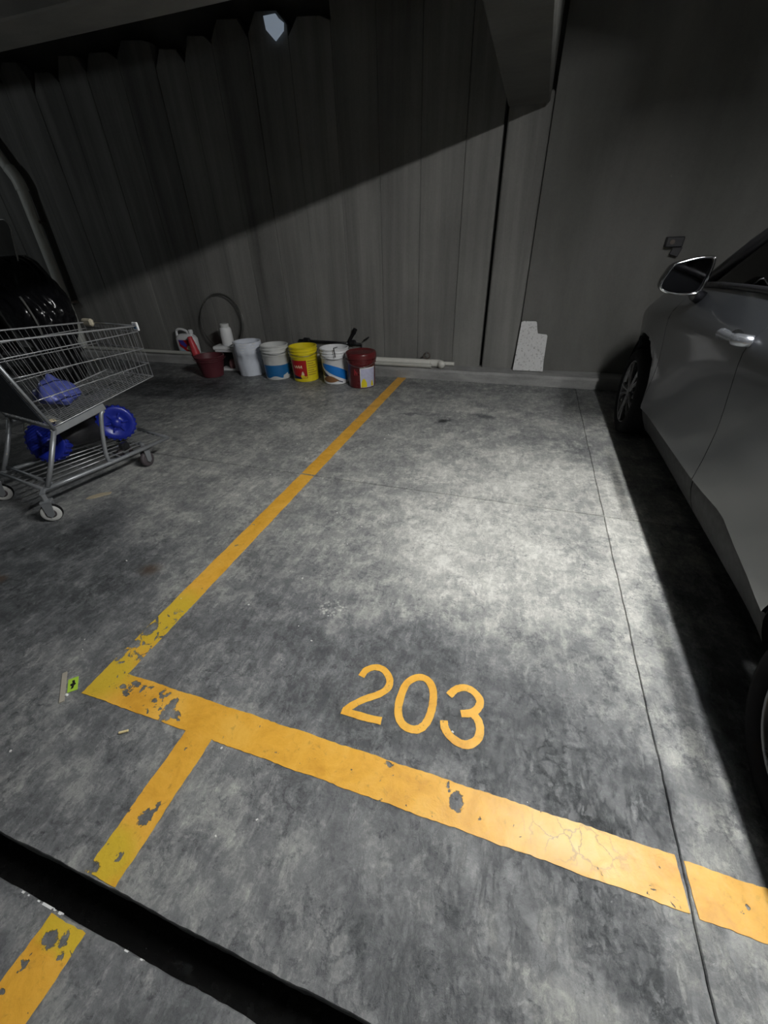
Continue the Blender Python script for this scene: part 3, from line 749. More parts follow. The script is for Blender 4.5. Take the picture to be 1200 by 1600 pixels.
# maroon lidded bucket
t = thing('bucket', 'maroon lidded paint bucket at the right end of the row by the yellow line', 'bucket', (-1.598, 4.088, 0), face_cam(-1.598, 4.088))
bd = smooth_angle(obj('bucket_body', bucket_mesh(BH - 0.02, BB, BT - 0.002, False, (0.72, 0.80)), MAT['maroon'], t), 50)
hh = BH - 0.02
obj('lid', lathe([(BT + .010, hh - .05), (BT + .012, hh - .012), (BT + .006, hh + .004), (BT - .012, hh + .010), (BT - .018, hh + .002), (BT - .03, hh - .004), (0.06, hh - .002), (0.001, hh - .002)], 40, False), MAT['maroon'], t, True)
obj('handle', bail(BT, hh, 0.085), MAT['steel'], t, True, 'thin wire handle')
lb = obj('label_print', patch(rf, R_(-8), R_(62), 0.012, 0.215), MAT['lav'], t)
obj('print_patch', patch(rf, R_(-6), R_(20), 0.015, lambda u: 0.055 + 0.05 * math.sin(u * math.pi), 0.002), MAT['yellow'], lb)
obj('print_patch', patch(rf, R_(40), R_(58), 0.02, lambda u: 0.05 + 0.03 * math.sin(u * 5), 0.002), MAT['yellow'], lb)
obj('print_patch', patch(rf, R_(-8), R_(-5), 0.012, 0.215, 0.0022, 2), MAT['white'], lb); obj('print_patch', patch(rf, R_(-8), R_(62), 0.205, 0.215, 0.0022), MAT['white'], lb)
for k in range(3): obj('print_mark', patch(rf, R_(-32 + k * 5), R_(-29.5 + k * 5), lambda u: 0.14 + 0.02 * (k % 2), lambda u: 0.20 - 0.015 * k, 0.0015, 3), MAT['pink'], t)
# white bucket with blue swoosh
t, bd = new_bucket(-1.930, 4.155, 'white bucket with a bright blue swoosh and a black stick in it', MAT['white'])
obj('label_print', patch(rf, R_(-72), R_(58), lambda u: 0.20 - 0.17 * u ** 0.8, lambda u: 0.222 - 0.10 * u ** 2.2, 0.0012, 26), MAT['bluesw'], t)
obj('label_print', patch(rf, R_(-80), R_(28), lambda u: 0.12 - 0.10 * u ** 0.9 if u > .3 else 0.09 - 0.02 * u, lambda u: max(0.13 - 0.1 * u, 0.195 - 0.175 * u ** 0.7), 0.001, 26), MAT['navy'], t)
obj('label_print', patch(rf, R_(-70), R_(10), lambda u: 0.045 - 0.02 * math.sin(u * math.pi), lambda u: 0.05 + 0.045 * math.sin(u * math.pi), 0.0018, 20), MAT['brownp'], t)
obj('handle', bail(BT, BH, 0.06), MAT['steel'], t, True, 'thin wire handle')
# yellow bucket
t, bd = new_bucket(-2.311, 4.166, 'yellow bucket with a red and yellow printed label', MAT['yellow'])
lr = obj('label_print', patch(rf, R_(-72), R_(6), 0.045, 0.235), MAT['redp'], t)
obj('print_patch', patch(rf, R_(-72), R_(-22), 0.038, lambda u: 0.085 - 0.03 * u, 0.002), MAT['navy'], lr)
obj('print_patch', patch(rf, R_(-52), R_(-14), lambda u: 0.158 + 0.008 * math.sin(u * 24), lambda u: 0.176 + 0.010 * math.sin(u * 21 + 1), 0.002, 40), MAT['creamp'], lr)
obj('print_patch', patch(rf, R_(-24), R_(4), 0.05, lambda u: 0.075 + 0.012 * math.sin(u * 6), 0.002), MAT['yellow'], lr)
obj('print_patch', patch(rf, R_(-20), R_(-8), 0.078, lambda u: 0.09 + 0.03 * math.sin(u * 3.1), 0.002, 8), MAT['creamp'], lr)
lo_ = obj('label_print', patch(rf, R_(9), R_(66), 0.06, 0.245, 0.001), MAT['yellow'], t)
for k in range(7): obj('print_mark', patch(rf, R_(11), R_(50 + 10 * math.sin(k * 2.3)), 0.075 + k * 0.024, 0.086 + k * 0.024, 0.002), MAT['ochrep'], lo_)
obj('handle', bail(BT, BH, 0.05), MAT['steel'], t, True, 'thin wire handle')
# white with blue band
t, bd = new_bucket(-2.671, 4.163, 'dusty white bucket with a blue lower band', MAT['offwhite'])
obj('label_print', patch(rf, -math.pi, math.pi, lambda u: 0.035 + 0.012 * math.sin(u * 31) + (0.03 if .56 < u < .64 else 0), 0.165, 0.0012, 90), MAT['blueband'], t)
obj('handle', bail(BT, BH, 0.045), MAT['steel'], t, True, 'thin wire handle')
# bucket wrapped in white plastic
t = thing('bucket', 'white bucket covered with a crumpled white plastic liner', 'bucket', (-3.070, 4.235, 0), face_cam(-3.070, 4.235))
smooth_angle(obj('bucket_body', bucket_mesh(BH, BB, BT), MAT['white'], t), 50)
jr = random.Random(3); jt = [jr.random() * 6.28 for _ in range(8)]
jit = lambda a, z, i: 0.003 * math.sin(7 * a + jt[i % 8]) + 0.0025 * math.sin(13 * a + jt[(i * 3) % 8]) + 0.0015 * math.sin(29 * a + i)
obj('plastic_liner', lathe([(rf(0) + .006, 0.004), (rf(.08) + .007, .08), (rf(.16) + .008, .16), (rf(.235) + .007, .235), (rf(.24) + .010, .238), (rf(.28) + .010, .28), (BT + .008, .34), (BT + .008, BH + .006), (BT - .006, BH + .008), (BT - .014, BH - .05), (BT - .02, BH - .12)], 64, False, jit), MAT['bagwhite'], t, True)
# small dark red pail
t = thing('pail', 'small dark red pail at the left end of the bucket row', 'bucket', (-3.495, 4.045, 0), face_cam(-3.495, 4.045))
smooth_angle(obj('pail_body', bucket_mesh(0.235, 0.118, 0.165, True, (0.9,)), MAT['darkred'], t), 50)
obj('handle', bail(0.165, 0.245, 0.02), MAT['darkred'], t, True)
# white open fronted box
bx, by = -3.43, 4.345
t = thing('plastic_box', 'white plastic box with an open front beside the dark red pail', 'box', (bx, by, 0), 0.12)
bm = bmesh.new(); add_box(bm, (0, 0, 0.265), (0.33, 0.17, 0.045), 0.012); add_box(bm, (0, 0, 0.235), (0.30, 0.15, 0.03), 0.008); obj('top_tray', bm, MAT['white'], t)
obj('front_post', box((0.105, -0.065, 0.13), (0.055, 0.02, 0.22), 0.006), MAT['white'], t)
obj('front_post', box((-0.125, -0.065, 0.13), (0.035, 0.02, 0.22), 0.006), MAT['white'], t)
obj('base', box((0, 0, 0.012), (0.29, 0.15, 0.024), 0.008), MAT['white'], t)
obj('back_panel', box((0, 0.067, 0.13), (0.29, 0.012, 0.22), 0.003), MAT['black_plastic'], t)  # black back and sides paint the dark inside of the white box
for x in (-0.14, 0.14): obj('side_panel', box((x, 0.0, 0.13), (0.012, 0.12, 0.22), 0.003), MAT['black_plastic'], t)
tt = thing('rag', 'small pinkish rag lying inside the open white box', 'rag', (bx + 0.015, by, 0.0245))
obj('rag_folds', lathe([(0.04, 0.0), (0.045, 0.03), (0.035, 0.07), (0.02, 0.10), (0.001, 0.105)], 20, False, lambda a, z, i: 0.006 * math.sin(3 * a + i) + 0.003 * math.sin(7 * a)), plain('dusty_pink_cloth', (0.36, 0.17, 0.18), 0.8), tt, True)
# white bottle on it
t = thing('bottle', 'plain white bottle standing on the open white box', 'bottle', (bx - 0.01, by + 0.03, 0.288))
obj('bottle_body', lathe([(0.066, 0), (0.070, 0.006), (0.071, 0.09), (0.068, 0.17), (0.062, 0.192), (0.046, 0.20)], 28), MAT['white'], t, True)
obj('cap', lathe([(0.048, 0.198), (0.052, 0.202), (0.052, 0.232), (0.046, 0.238)], 24), MAT['offwhite'], t)
# jug
t = thing('jug', 'white handled jug with a red and blue label on the curb', 'jug', (-4.235, 4.577, ZK), R_(4))
bm = bmesh.new(); rings = []
for z, sx, sy in ((0, .135, .055), (.008, .142, .062), (.10, .145, .064), (.185, .145, .064), (.215, .125, .058), (.24, .08, .045)):
    ring = []
    for j in range(32):
        a = 2 * math.pi * j / 32; c, s_ = math.cos(a), math.sin(a)
        ring.append(bm.verts.new((sx * math.copysign(abs(c) ** .55, c) + (0.0 if z < .2 else -0.0), sy * math.copysign(abs(s_) ** .55, s_), z)))
    rings.append(ring)
for A, B in zip(rings, rings[1:]):
    for j in range(32): bm.faces.new((A[j], A[(j + 1) % 32], B[(j + 1) % 32], B[j]))
bm.faces.new(rings[0][::-1]); bm.faces.new(rings[-1])
obj('jug_body', bm, MAT['white'], t, True)
obj('handle', tube(catmull([(-.135, 0, .19), (-.13, 0, .262), (-.10, 0, .292), (-.04, 0, .295), (.02, 0, .275), (.06, 0, .232)], 5), 0.015, 10), MAT['white'], t, True)
obj('neck', lathe([(0.022, .22), (0.024, .25)], 16, True, None, Matrix.Translation((.085, 0, 0))), MAT['white'], t, True)
obj('cap', lathe([(0.028, .25), (0.029, .285), (0.02, .292)], 18, True, None, Matrix.Translation((.085, 0, 0))), MAT['white'], t)
YP = Matrix(((1, 0, 0, 0), (0, 0, -1, 0), (0, 1, 0, 0), (0, 0, 0, 1)))
def plate(poly, y, th=0.0015):
    bm = bmesh.new(); add_prism(bm, poly, th, Matrix.Translation((0, y, 0)) @ YP); return bm
lb = obj('label_print', plate([(-.085, .03), (.12, .03), (.12, .175), (-.085, .175)], -.0645), MAT['redp'], t)
obj('print_patch', plate([(-.085, .10), (.01, .03), (-.085, .03)], -.066), plain('pale_blue_print', (.35, .5, .6), .4), lb)
obj('print_patch', plate([(-.085, .175), (-.02, .175), (.03, .11), (.0, .085), (-.06, .12)], -.0662), plain('violet_print', (.06, .05, .35), .4), lb)
obj('print_patch', plate([(.01, .07), (.05, .045), (.085, .06), (.08, .095), (.045, .11)], -.0664), MAT['creamp'], lb)
# coral red bottle
t = thing('bottle', 'coral red tapered bottle leaning in front of the white jug', 'bottle', (-4.055, 4.475, ZK))
obj('bottle_body', lathe([(.046, 0), (.050, .006), (.050, .03), (.044, .10), (.036, .17), (.030, .205), (.030, .225), (.022, .232)], 24, True, None, Matrix.Rotation(R_(-9), 4, 'Y')), MAT['pink'], t, True)
# pipes on the curb
def pvc(name, label, pts, r, mat, n=16, grp=None):
    t = tag(obj(name, tube(pts, r, n), mat, None), label, 'pipe', grp); smooth_angle(t, 50); return t
t = thing('pvc_pipe', 'thick white plastic pipe along the curb behind the buckets', 'pipe', (0, 0, 0))
smooth_angle(obj('pipe_run', tube([(-3.3, 4.555, ZK + .0385), (-0.93, 4.56, ZK + .0385)], 0.0375, 18), MAT['pvc'], t), 50)
obj('pipe_elbow', tube(catmull([(-0.95, 4.56, ZK + .0385), (-0.90, 4.56, ZK + .0385), (-0.855, 4.552, ZK + .0385), (-0.825, 4.525, ZK + .0385), (-0.825, 4.50, ZK + .0385)], 4), 0.040, 16), MAT['pvc'], t, True)
pvc('pvc_pipe', 'thin dusty pipe in front of the thick pipe on the curb', [(-3.2, 4.488, ZK + .024), (-0.93, 4.490, ZK + .024)], 0.022, MAT['pvc_grey'])
pvc('pvc_pipe', 'short end of white pipe close to the wall beyond the elbow', [(-1.5, 4.632, ZK + .0225), (-0.70, 4.630, ZK + .0225)], 0.021, MAT['pvc'])
pvc('pvc_pipe', 'grey pipe on the curb between the shopping cart and the jug', [(-5.95, 4.474, ZK + .024), (-4.125, 4.474, ZK + .024)], 0.022, MAT['pvc_grey'])
t = thing('pipe_clamp', 'small rusty pipe clamp lying on the thick pipe', 'clamp', (-1.0, 4.56, ZK + .076))
obj('clamp_ring', tube([(0.035 * math.cos(a), 0, 0.036 + 0.03 * math.sin(a)) for a in [2 * math.pi * i / 16 for i in range(16)]], 0.008, 8, True), MAT['rust'], t, True)
obj('bolt', tube([(0.0, -.03, .07), (0, .03, .07)], 0.006, 6), MAT['steel'], t)
# black bar with grips behind buckets
t = thing('black_bar', 'black bar with rubber grips lying behind the white buckets', 'bar', (0, 0, 0))
obj('bar', tube([(-2.60, 4.634, .318), (-1.80, 4.634, .300)], 0.014, 10), MAT['black_plastic'], t, True)
obj('grip', tube(catmull([(-1.94, 4.63, .30), (-1.93, 4.625, .345), (-1.885, 4.62, .41), (-1.855, 4.615, .465)], 4), [0.024] * 4 + [0.018] * 5 + [.024] * 4, 10), MAT['rubber'], t, True)
obj('clamp_block', box((-1.91, 4.63, .315), (0.10, 0.045, 0.06), 0.015), MAT['black_plastic'], t)
obj('clamp_block', box((-2.50, 4.63, .325), (0.09, 0.045, 0.05), 0.015), MAT['black_plastic'], t)
obj('lever', tube([(-1.76, 4.62, .345), (-1.69, 4.61, .385)], 0.008, 8), MAT['black_plastic'], t, True)
obj('lever_rod', tube([(-1.80, 4.63, .30), (-1.76, 4.62, .345)], 0.004, 6), MAT['steel'], t)
obj('rest_leg', tube([(-2.52, 4.634, .318), (-2.52, 4.634, ZK + .0)], 0.010, 8), MAT['black_plastic'], t)
obj('rest_leg', tube([(-1.80, 4.634, .300), (-1.79, 4.632, ZK + .0)], 0.010, 8), MAT['black_plastic'], t)
# black stick in swoosh bucket
tag(obj('stick', tube([(-1.93, 4.06, .345), (-1.915, 4.045, .37), (-1.965, 4.06, .43)][:0] + [(-1.875, 4.125, .37), (-1.862, 4.0, .385), (-1.852, 3.985, .375), (-1.845, 3.985, .30)], 0.005, 8), MAT['black_plastic']), 'thin black strap hooked over the rim of the swoosh bucket', 'strap')
# hoop
t = thing('hose_coil', 'thin hoop of grey hose leaning on the wall behind the white bottle', 'hose', (-3.64, 4.60, 0.50))
hoop = lambda r, dy, ph: [(r * math.cos(a) * (1 + .02 * math.sin(2 * a + ph)), dy + 0.045 * math.sin(a), r * 1.0 * math.sin(a)) for a in [2 * math.pi * i / 48 for i in range(48)]]
obj('hose_loop', tube(hoop(.315, 0, 0), .0065, 8, True), plain('grey_hose', (.12, .12, .11), .3), t, True)
obj('hose_loop', tube(hoop(.300, -.012, 1.2), .0055, 8, True), plain('dark_hose', (.08, .08, .075), .3), t, True)
# board
t = thing('foam_board', 'speckled white board with a notched corner leaning on the wall', 'board', (0, 0, 0))
bm = bmesh.new(); add_prism(bm, [(-.068, 0), (.236, 0.002), (.226, .10), (.218, .345), (.206, .357), (.122, .360), (.108, .40), (.098, .465), (.085, .474), (-.03, .474), (-.051, .466), (-.060, .20)], 0.024,
                            Matrix.Translation((0, 4.60, ZK + .002)) @ Matrix.Rotation(R_(90 - 4.5), 4, 'X'))
bmesh.ops.bevel(bm, geom=bm.edges[:], offset=0.003, segments=1, affect='EDGES')
obj('board_panel', bm, MAT['foam'], t)
# box on the right wall
t = thing('socket_box', 'small dark socket box on the wall above the car mirror', 'socket', (1.085, 4.68, 1.13))
obj('box_body', box((0.0, -0.03, 0.09), (0.13, 0.07, 0.075), 0.006), MAT['dark_box'], t)
obj('cover', box((0.03, -0.045, 0.025), (0.07, 0.012, 0.07), 0.003, Matrix.Rotation(R_(15), 3, 'Y')), MAT['dark_box'], t)
obj('knockout', tube([(-0.02, -0.064, 0.09), (-0.02, -0.069, 0.09)], 0.018, 14), MAT['rust'], t)
# downpipe
t = thing('downpipe', 'grey downpipe with a bend near the top running down the wall at left', 'pipe', (0, 0, 0))
smooth_angle(obj('pipe_run', tube([(-6.135, 4.57, ZK), (-6.06, 4.57, 1.93)], 0.058, 18), MAT['pipe'], t), 50)
smooth_angle(obj('pipe_run', tube([(-6.075, 4.57, 2.0), (-6.27, 4.57, 2.36), (-6.50, 4.57, 2.78)], 0.058, 18), MAT['pipe'], t), 50)
obj('pipe_socket', tube(catmull([(-6.06, 4.57, 1.91), (-6.062, 4.57, 1.98), (-6.085, 4.57, 2.05), (-6.13, 4.57, 2.12)], 4), 0.067, 18), MAT['pipe'], t, True)
for z in (0.7, 1.6): obj('pipe_strap', box((-6.10, 4.625, z), (0.20, 0.10, 0.03), 0.004), MAT['rust'], t)

# ---------------------------------------------------------------- shopping cart (local frame: u right, v forward)
cart = thing('shopping_cart', 'grey metal shopping cart with a wire basket and lower rack', 'cart', (-2.705, 1.26, 0), R_(-9))
zb = lambda v: 0.485 + (v - 0.216) / 0.69 * 0.106
ztop = lambda v: 0.945 - (v - .1) * 0.06
def wu(z, v):                                        # half width of the basket: tapers to the nose and to the bottom
    f = (z - 0.49) / 0.45
    return (0.205 + 0.045 * min(1, max(0, f))) * (1.0 - 0.10 * max(0, (v - .2)) / .7)
def rear_v(z): return 0.216 - (z - 0.485) / 0.345 * 0.085
def nose_v(z): return 0.90 + 0.0 * z
U = 0.25
def bp(side, v, z): return Vector((side * U * (1 - (0.06 if side < 0 else 0.0) * v), v, z))
rails = [(0.0, 'bottom'), (0.155, ''), (0.28, ''), (0.375, ''), (0.46, 'top')]
def railz(k, v):
    return zb(v) if k == 0 else (0.639 + (v - .2) * .05 if k == 1 else (0.768 - (v - .16) * .006 if k == 2 else (0.864 if k == 3 else ztop(v))))
for k in range(5):
    r = 0.0055 if k == 4 else (0.0045 if k == 0 else 0.0032)
    for side in (-1, 1):
        P = []
        vr = rear_v(railz(k, 0.2))
        for i in range(13):
            v = vr + (nose_v(0) - vr) * i / 12; P.append(bp(side, v, railz(k, v)))
        obj('rail', tube(P, r, 6), MAT['wire'], cart, True)
    obj('rail', tube([bp(-1, .90, railz(k, .9)), bp(1, .90, railz(k, .9))], r, 6), MAT['wire'], cart, True)
    if k in (0, 4): obj('rail', tube([bp(-1, rear_v(railz(k, .2)), railz(k, .2)), bp(1, rear_v(railz(k, .2)), railz(k, .2))], r, 6), MAT['wire'], cart, True)
def wires(name, segs, r=0.0017, n=4):
    bm = bmesh.new()
    for s_ in segs: add_tube(bm, s_, r, n)
    o = obj(name, bm, MAT['wire'], cart); tag(o, kind='stuff'); return o
def vr_(z): return rear_v(z)
for side in (-1, 1):
    segs = []
    for i in range(24):
        f = i / 23
        segs.append([bp(side, .216 + f * .684, zb(.216 + f * .684)), bp(side, max(.10, .216 + f * .684 - .10 * (1 - f)), ztop(.2 + f * .7))])
    wires('side_wires', segs)
wires('floor_wires', [[Vector((-U + .5 * i / 18, .216, zb(.216))), Vector((-U + .5 * i / 18, .90, zb(.90)))] for i in range(1, 18)] + [[Vector((-U, v, zb(v) - .003)), Vector((U, v, zb(v) - .003))] for v in (.3, .42, .54, .66, .78, .87)], .002)
wires('nose_wires', [[Vector((-U + .5 * i / 14, .90, zb(.9))), Vector((-U + .5 * i / 14, .90, ztop(.9)))] for i in range(1, 14)])
wires('gate_wires', [[Vector((-U + .5 * i / 12, .216, .487)), Vector((-U + .5 * i / 12, rear_v(.93), .93))] for i in range(1, 12)])
for side in (-1, 1): obj('gate_bar', tube([(side * U, .222, .47), (side * U, rear_v(.95), .95)], .009, 8), MAT['cart'], cart, True)
bm = bmesh.new(); add_prism(bm, [(-.225, .02), (.225, .02), (.225, .30), (-.225, .30)], .006, Matrix.Translation((0, .205, .50)) @ Matrix.Rotation(math.atan2(.345, -.085), 4, 'X'))
obj('seat_flap', bm, MAT['flap'], cart, label='dark blue-grey plastic seat flap')
hd = obj('handle', tube([(-.28, -.05, 1.02), (.28, -.05, 1.02)], .014, 12), MAT['flap'], cart, True)
for side in (-1, 1): obj('handle_arm', tube(catmull([(side * U, rear_v(.93), .94), (side * .262, .03, .99), (side * .268, -.05, 1.02)], 4), .011, 8), MAT['cart'], cart, True)
pl_ = obj('corner_plate', box((U - .012, .905, .893), (.05, .012, .05), .004), MAT['white'], cart, label='small white plate on the front right corner of the basket')
obj('plate_mark', plate([(-.012, -.012), (.012, -.012), (0.004, .004), (.0, .014), (-.006, .0)], 0.0, .001), MAT['blueband'], pl_).location = (U - .012, .8985, .893)
obj('corner_plate', box((-U + .04, .88, .90), (.10, .03, .045), .01), MAT['beige'], cart, label='beige bumper on the front left corner of the basket')
# chassis
for side in (-1, 1):
    obj('leg', tube([(side * .235, .225, .47), (side * .236, .13, .30), (side * .24, .055, .185)], .0135, 10), MAT['cart'], cart, True)
    obj('front_leg', tube(catmull([(side * .225, .52, .475), (side * .23, .495, .455), (side * .23, .452, .33), (side * .228, .425, .20), (side * .224, .45, .165), (side * .218, .54, .155)], 4), .0125, 10), MAT['cart'], cart, True)
    obj('side_bracket', box((side * .235, .37, .478), (.012, .33, .040), .003, Matrix.Rotation(R_(8.5), 3, 'X')), MAT['cart'], cart)
    fx = .215 if side > 0 else -.14
    obj('rack_tube', tube([(side * .24, .03, .178), (side * .232, .25, .168), (side * .225, .5, .158), (fx, .875, .152)], .0125, 10), MAT['cart'], cart, True)
obj('cross_bar', tube([(-.235, .226, .475), (.235, .226, .475)], .012, 8), MAT['cart'], cart, True)
obj('cross_bar', tube([(-.24, .08, .20), (.24, .08, .20)], .010, 8), MAT['cart'], cart, True)
obj('cross_bar', tube([(-.24, .035, .178), (.24, .035, .178)], .010, 8), MAT['cart'], cart, True)
obj('rack_front_bar', tube([(.215, .875, .152), (-.14, .895, .152)], .0125, 10), MAT['cart'], cart, True)
for x in (-.15, -.075, 0.0, .075, .15):
    x1_ = x * .72 + .03
    obj('rack_rod', tube([(x, .05, .176), (x1_, .885, .150)], .0045, 6), MAT['wire'], cart, True)
for v in (.30, .52, .70): obj('rack_rod', tube([(-.225 + .05 * v, v, .158), (.226, v, .158)], .0045, 6), MAT['wire'], cart, True)
def caster(u, v, front, yaw=0.0):
    c = obj('caster_fork', bmesh.new(), MAT['cart'], cart); bpy.data.objects.remove(c)
    bm = bmesh.new(); M = Matrix.Translation((u, v, 0)) @ Matrix.Rotation(yaw, 4, 'Z')
    for sx in (-1, 1):
        add_prism(bm, [(-.018, .045), (.0, .030), (.018, .045), (.03, .125), (-.02, .125)], .004, M @ Matrix.Translation((sx * .021 - .002, 0, 0)) @ Matrix(((0, 0, 1, 0), (1, 0, 0, 0), (0, 1, 0, 0), (0, 0, 0, 1))))
    vs = add_box(bm, (0, 0.004, .128), (.05, .055, .012), .002)
    for q in vs: q.co = M @ q.co
    add_tube(bm, [M @ Vector((0, 0.004, .13)), M @ Vector((0, .004, .175))], .014, 8)
    fk = obj('caster_fork', bm, MAT['cart'], cart)
    W_ = M @ Matrix.Translation((0, 0, .053)) @ Matrix.Rotation(math.pi / 2, 4, 'Y')
    wl = obj('caster_wheel', lathe([(.028, -.014), (.047, -.015), (.052, -.010), (.053, 0), (.052, .010), (.047, .015), (.028, .014)], 28, False, None, W_), MAT['caster_dark'] if front else MAT['caster_grey'], fk, True)
    obj('caster_hub', lathe([(.001, -.0155), (.018, -.0155), (.030, -.013), (.030, .013), (.018, .0155), (.001, .0155)], 20, False, None, W_), MAT['caster_dark'], fk, True)
    if not front: obj('caster_tread', lathe([(.0515, -.012), (.054, -.009), (.0545, 0), (.054, .009), (.0515, .012)], 28, False, None, W_), MAT['rubber'], fk, True)
caster(.27, .0, False, R_(-40)); caster(-.27, .0, False, R_(-38)); caster(.165, .70, True, R_(12)); caster(-.11, .72, True, R_(-15))
obj('rack_tube', tube([(.24, .03, .178), (.27, .004, .172)], .013, 8), MAT['cart'], cart); obj('rack_tube', tube([(-.24, .03, .178), (-.27, .004, .172)], .013, 8), MAT['cart'], cart)
CM = Matrix.Translation((-2.705, 1.26, 0)) @ Matrix.Rotation(R_(-9), 4, 'Z')
# blue bag in the basket
p = CM @ Vector((.0, .42, .525))
t = thing('plastic_bag', 'crumpled blue plastic bag lying in the basket of the shopping cart', 'bag', p)
bm = bmesh.new(); bmesh.ops.create_icosphere(bm, subdivisions=4, radius=1.0); jr = random.Random(5)
for v in bm.verts:
    d = v.co.copy(); q = 1 + 0.10 * math.sin(5 * d.x + 2 * d.z) + 0.08 * math.sin(7 * d.y + 3 * d.x + 1) + 0.05 * math.sin(13 * d.z + 9 * d.x)
    up = max(0, d.z)
    v.co = Vector((d.x * .125 * q * (1 - .35 * up), d.y * .10 * q * (1 - .35 * up), .068 + d.z * .068 * q + .03 * up ** 3))
obj('bag_sheet', bm, MAT['bluebag'], t, True)
# scraps in basket
tag(obj('paper_scrap', box(CM @ Vector((.19, .255, .503)), (.05, .03, .004), .001, Matrix.Rotation(R_(-20), 3, 'Z')), MAT['creamp']), 'cream paper scrap in the rear corner of the cart basket', 'paper')
# ride-on toy on the rack
t = thing('toy_tractor', 'toy with deep blue treaded wheels lying on the rack of the cart', 'toy', (-2.705, 1.26, 0), R_(-9))
def toy_wheel(c, axis, r, w):
    ax = Vector(axis).normalized(); M = Matrix.Translation(c) @ ax.to_track_quat('Z', 'Y').to_matrix().to_4x4()
    wh = obj('wheel', lathe([(r * .3, -w), (r * .86, -w), (r * .95, -w * .8), (r * .95, w * .8), (r * .86, w), (r * .62, w * .9), (r * .5, w * .5), (r * .25, w * .6), (r * .22, w * 1.1), (.001, w * 1.1)], 32, True, None, M), MAT['bluewheel'], t, True)
    bm = bmesh.new()
    for k in range(22):
        a = 2 * math.pi * k / 22; R3 = M @ Matrix.Rotation(a, 4, 'Z')
        vs = add_box(bm, (r * .965, 0, 0), (r * .075, r * .13, w * 1.7), .002)
        for q in vs: q.co = R3 @ q.co
    obj('tread', bm, MAT['bluewheel'], wh)
    bm = bmesh.new()
    for k in range(6):
        a = 2 * math.pi * k / 6; R3 = M @ Matrix.Rotation(a, 4, 'Z')
        vs = add_box(bm, (r * .52, 0, w * .62), (r * .5, r * .12, w * .5), .003)
        for q in vs: q.co = R3 @ q.co
    obj('wheel_spokes', bm, MAT['bluewheel'], wh)
toy_wheel(Vector((-.10, .30, .305)), (.45, -.8, .30), .128, .034)
toy_wheel(Vector((.03, .67, .315)), (.80, -.5, .15), .118, .03)
obj('body', lathe([(.001, -.21), (.07, -.20), (.085, -.08), (.08, .10), (.05, .20), (.001, .21)], 20, False, None, Matrix.Translation((-.07, .52, .30)) @ Matrix.Rotation(R_(78), 4, 'X') @ Matrix.Rotation(R_(12), 4, 'Y')), MAT['black_plastic'], t, True)
obj('mudguard', tube([Vector((-.13 + .155 * math.cos(a) , .335 + .05 * math.cos(a), .31 + .150 * math.sin(a))) for a in [R_(40 + i * 12) for i in range(15)]], .016, 8), MAT['toygrey'], t, True, 'pale grey mudguard')
obj('axle', tube([(-.10, .30, .305), (-.07, .45, .31), (.03, .67, .315)], .015, 8), MAT['black_plastic'], t)
tag(obj('lock', box(CM @ Vector((.14, .60, .190)), (.05, .06, .05), .012), MAT['black_plastic']), 'small black plastic block on the front of the cart rack', 'block')

# ---------------------------------------------------------------- scooter at the left edge
sc_ = thing('motor_scooter', 'black motor scooter with a windscreen under shiny plastic behind the cart', 'scooter', (-5.45, 3.4, 0))
def lump(secs, n=28, wr=0.02, seed=1, fold=0.0, k=1):
    if k > 1:
        zs = [secs[0][0] + (secs[-1][0] - secs[0][0]) * i / (len(secs) * k) for i in range(len(secs) * k + 1)]
        secs = [(z,) + tuple(cosl_tab(z, [(q[0], q[m]) for q in secs]) for m in (1, 2, 3)) for z in zs]
    bm = bmesh.new(); rings = []
    for i, (z, x0_, x1_, hw) in enumerate(secs):
        ring = []
        for j in range(n):
            a = 2 * math.pi * j / n; c, s_ = math.cos(a), math.sin(a)
            w = wr * (math.sin(5 * a + z * 17 + seed) * .5 + math.sin(9 * a - z * 31) * .35 + math.sin(17 * a + z * 53) * .25)
            w += fold * (abs(math.sin(6 * a + 1.5 * math.sin(z * 9 + 2 * a))) + .6 * abs(math.sin(11 * a - z * 7 + math.sin(z * 21))) - .9)
            ring.append(bm.verts.new(((x0_ + x1_) / 2 + ((x1_ - x0_) / 2 + w) * c, (hw + w) * s_, z)))
        rings.append(ring)
    for A, B in zip(rings, rings[1:]):
        for j in range(n): bm.faces.new((A[j], A[(j + 1) % n], B[(j + 1) % n], B[j]))
    bm.faces.new(rings[0][::-1]); bm.faces.new(rings[-1]); return bm
front = [(.42, .38, .60), (.50, .28, .68), (.60, .20, .735), (.70, .15, .765), (.80, .10, .765), (.90, .05, .735), (1.0, .0, .69), (1.08, -.06, .64), (1.16, -.10, .585), (1.22, -.14, .54), (1.27, -.10, .44)]
obj('front_shield', lump([(z, a, b_, .20 + .10 * math.sin((z - .4) * 3.2)) for z, a, b_ in front], 96, .008, 1, .030, 5), MAT['black_sheet'], sc_, True)
obj('seat', lump([(.70, -1.25, -.25, .14), (.76, -1.3, -.22, .17), (.83, -1.28, -.25, .16), (.86, -1.2, -.35, .10)], 28, .01, 3), MAT['black_sheet'], sc_, True)
obj('rear_body', lump([(.30, -1.1, -.2, .14), (.5, -1.3, -.2, .17), (.70, -1.3, -.25, .16)], 28, .01, 4), MAT['black_plastic'], sc_, True)
obj('floorboard', box((.02, 0, .30), (.62, .30, .10), .03), MAT['black_plastic'], sc_)
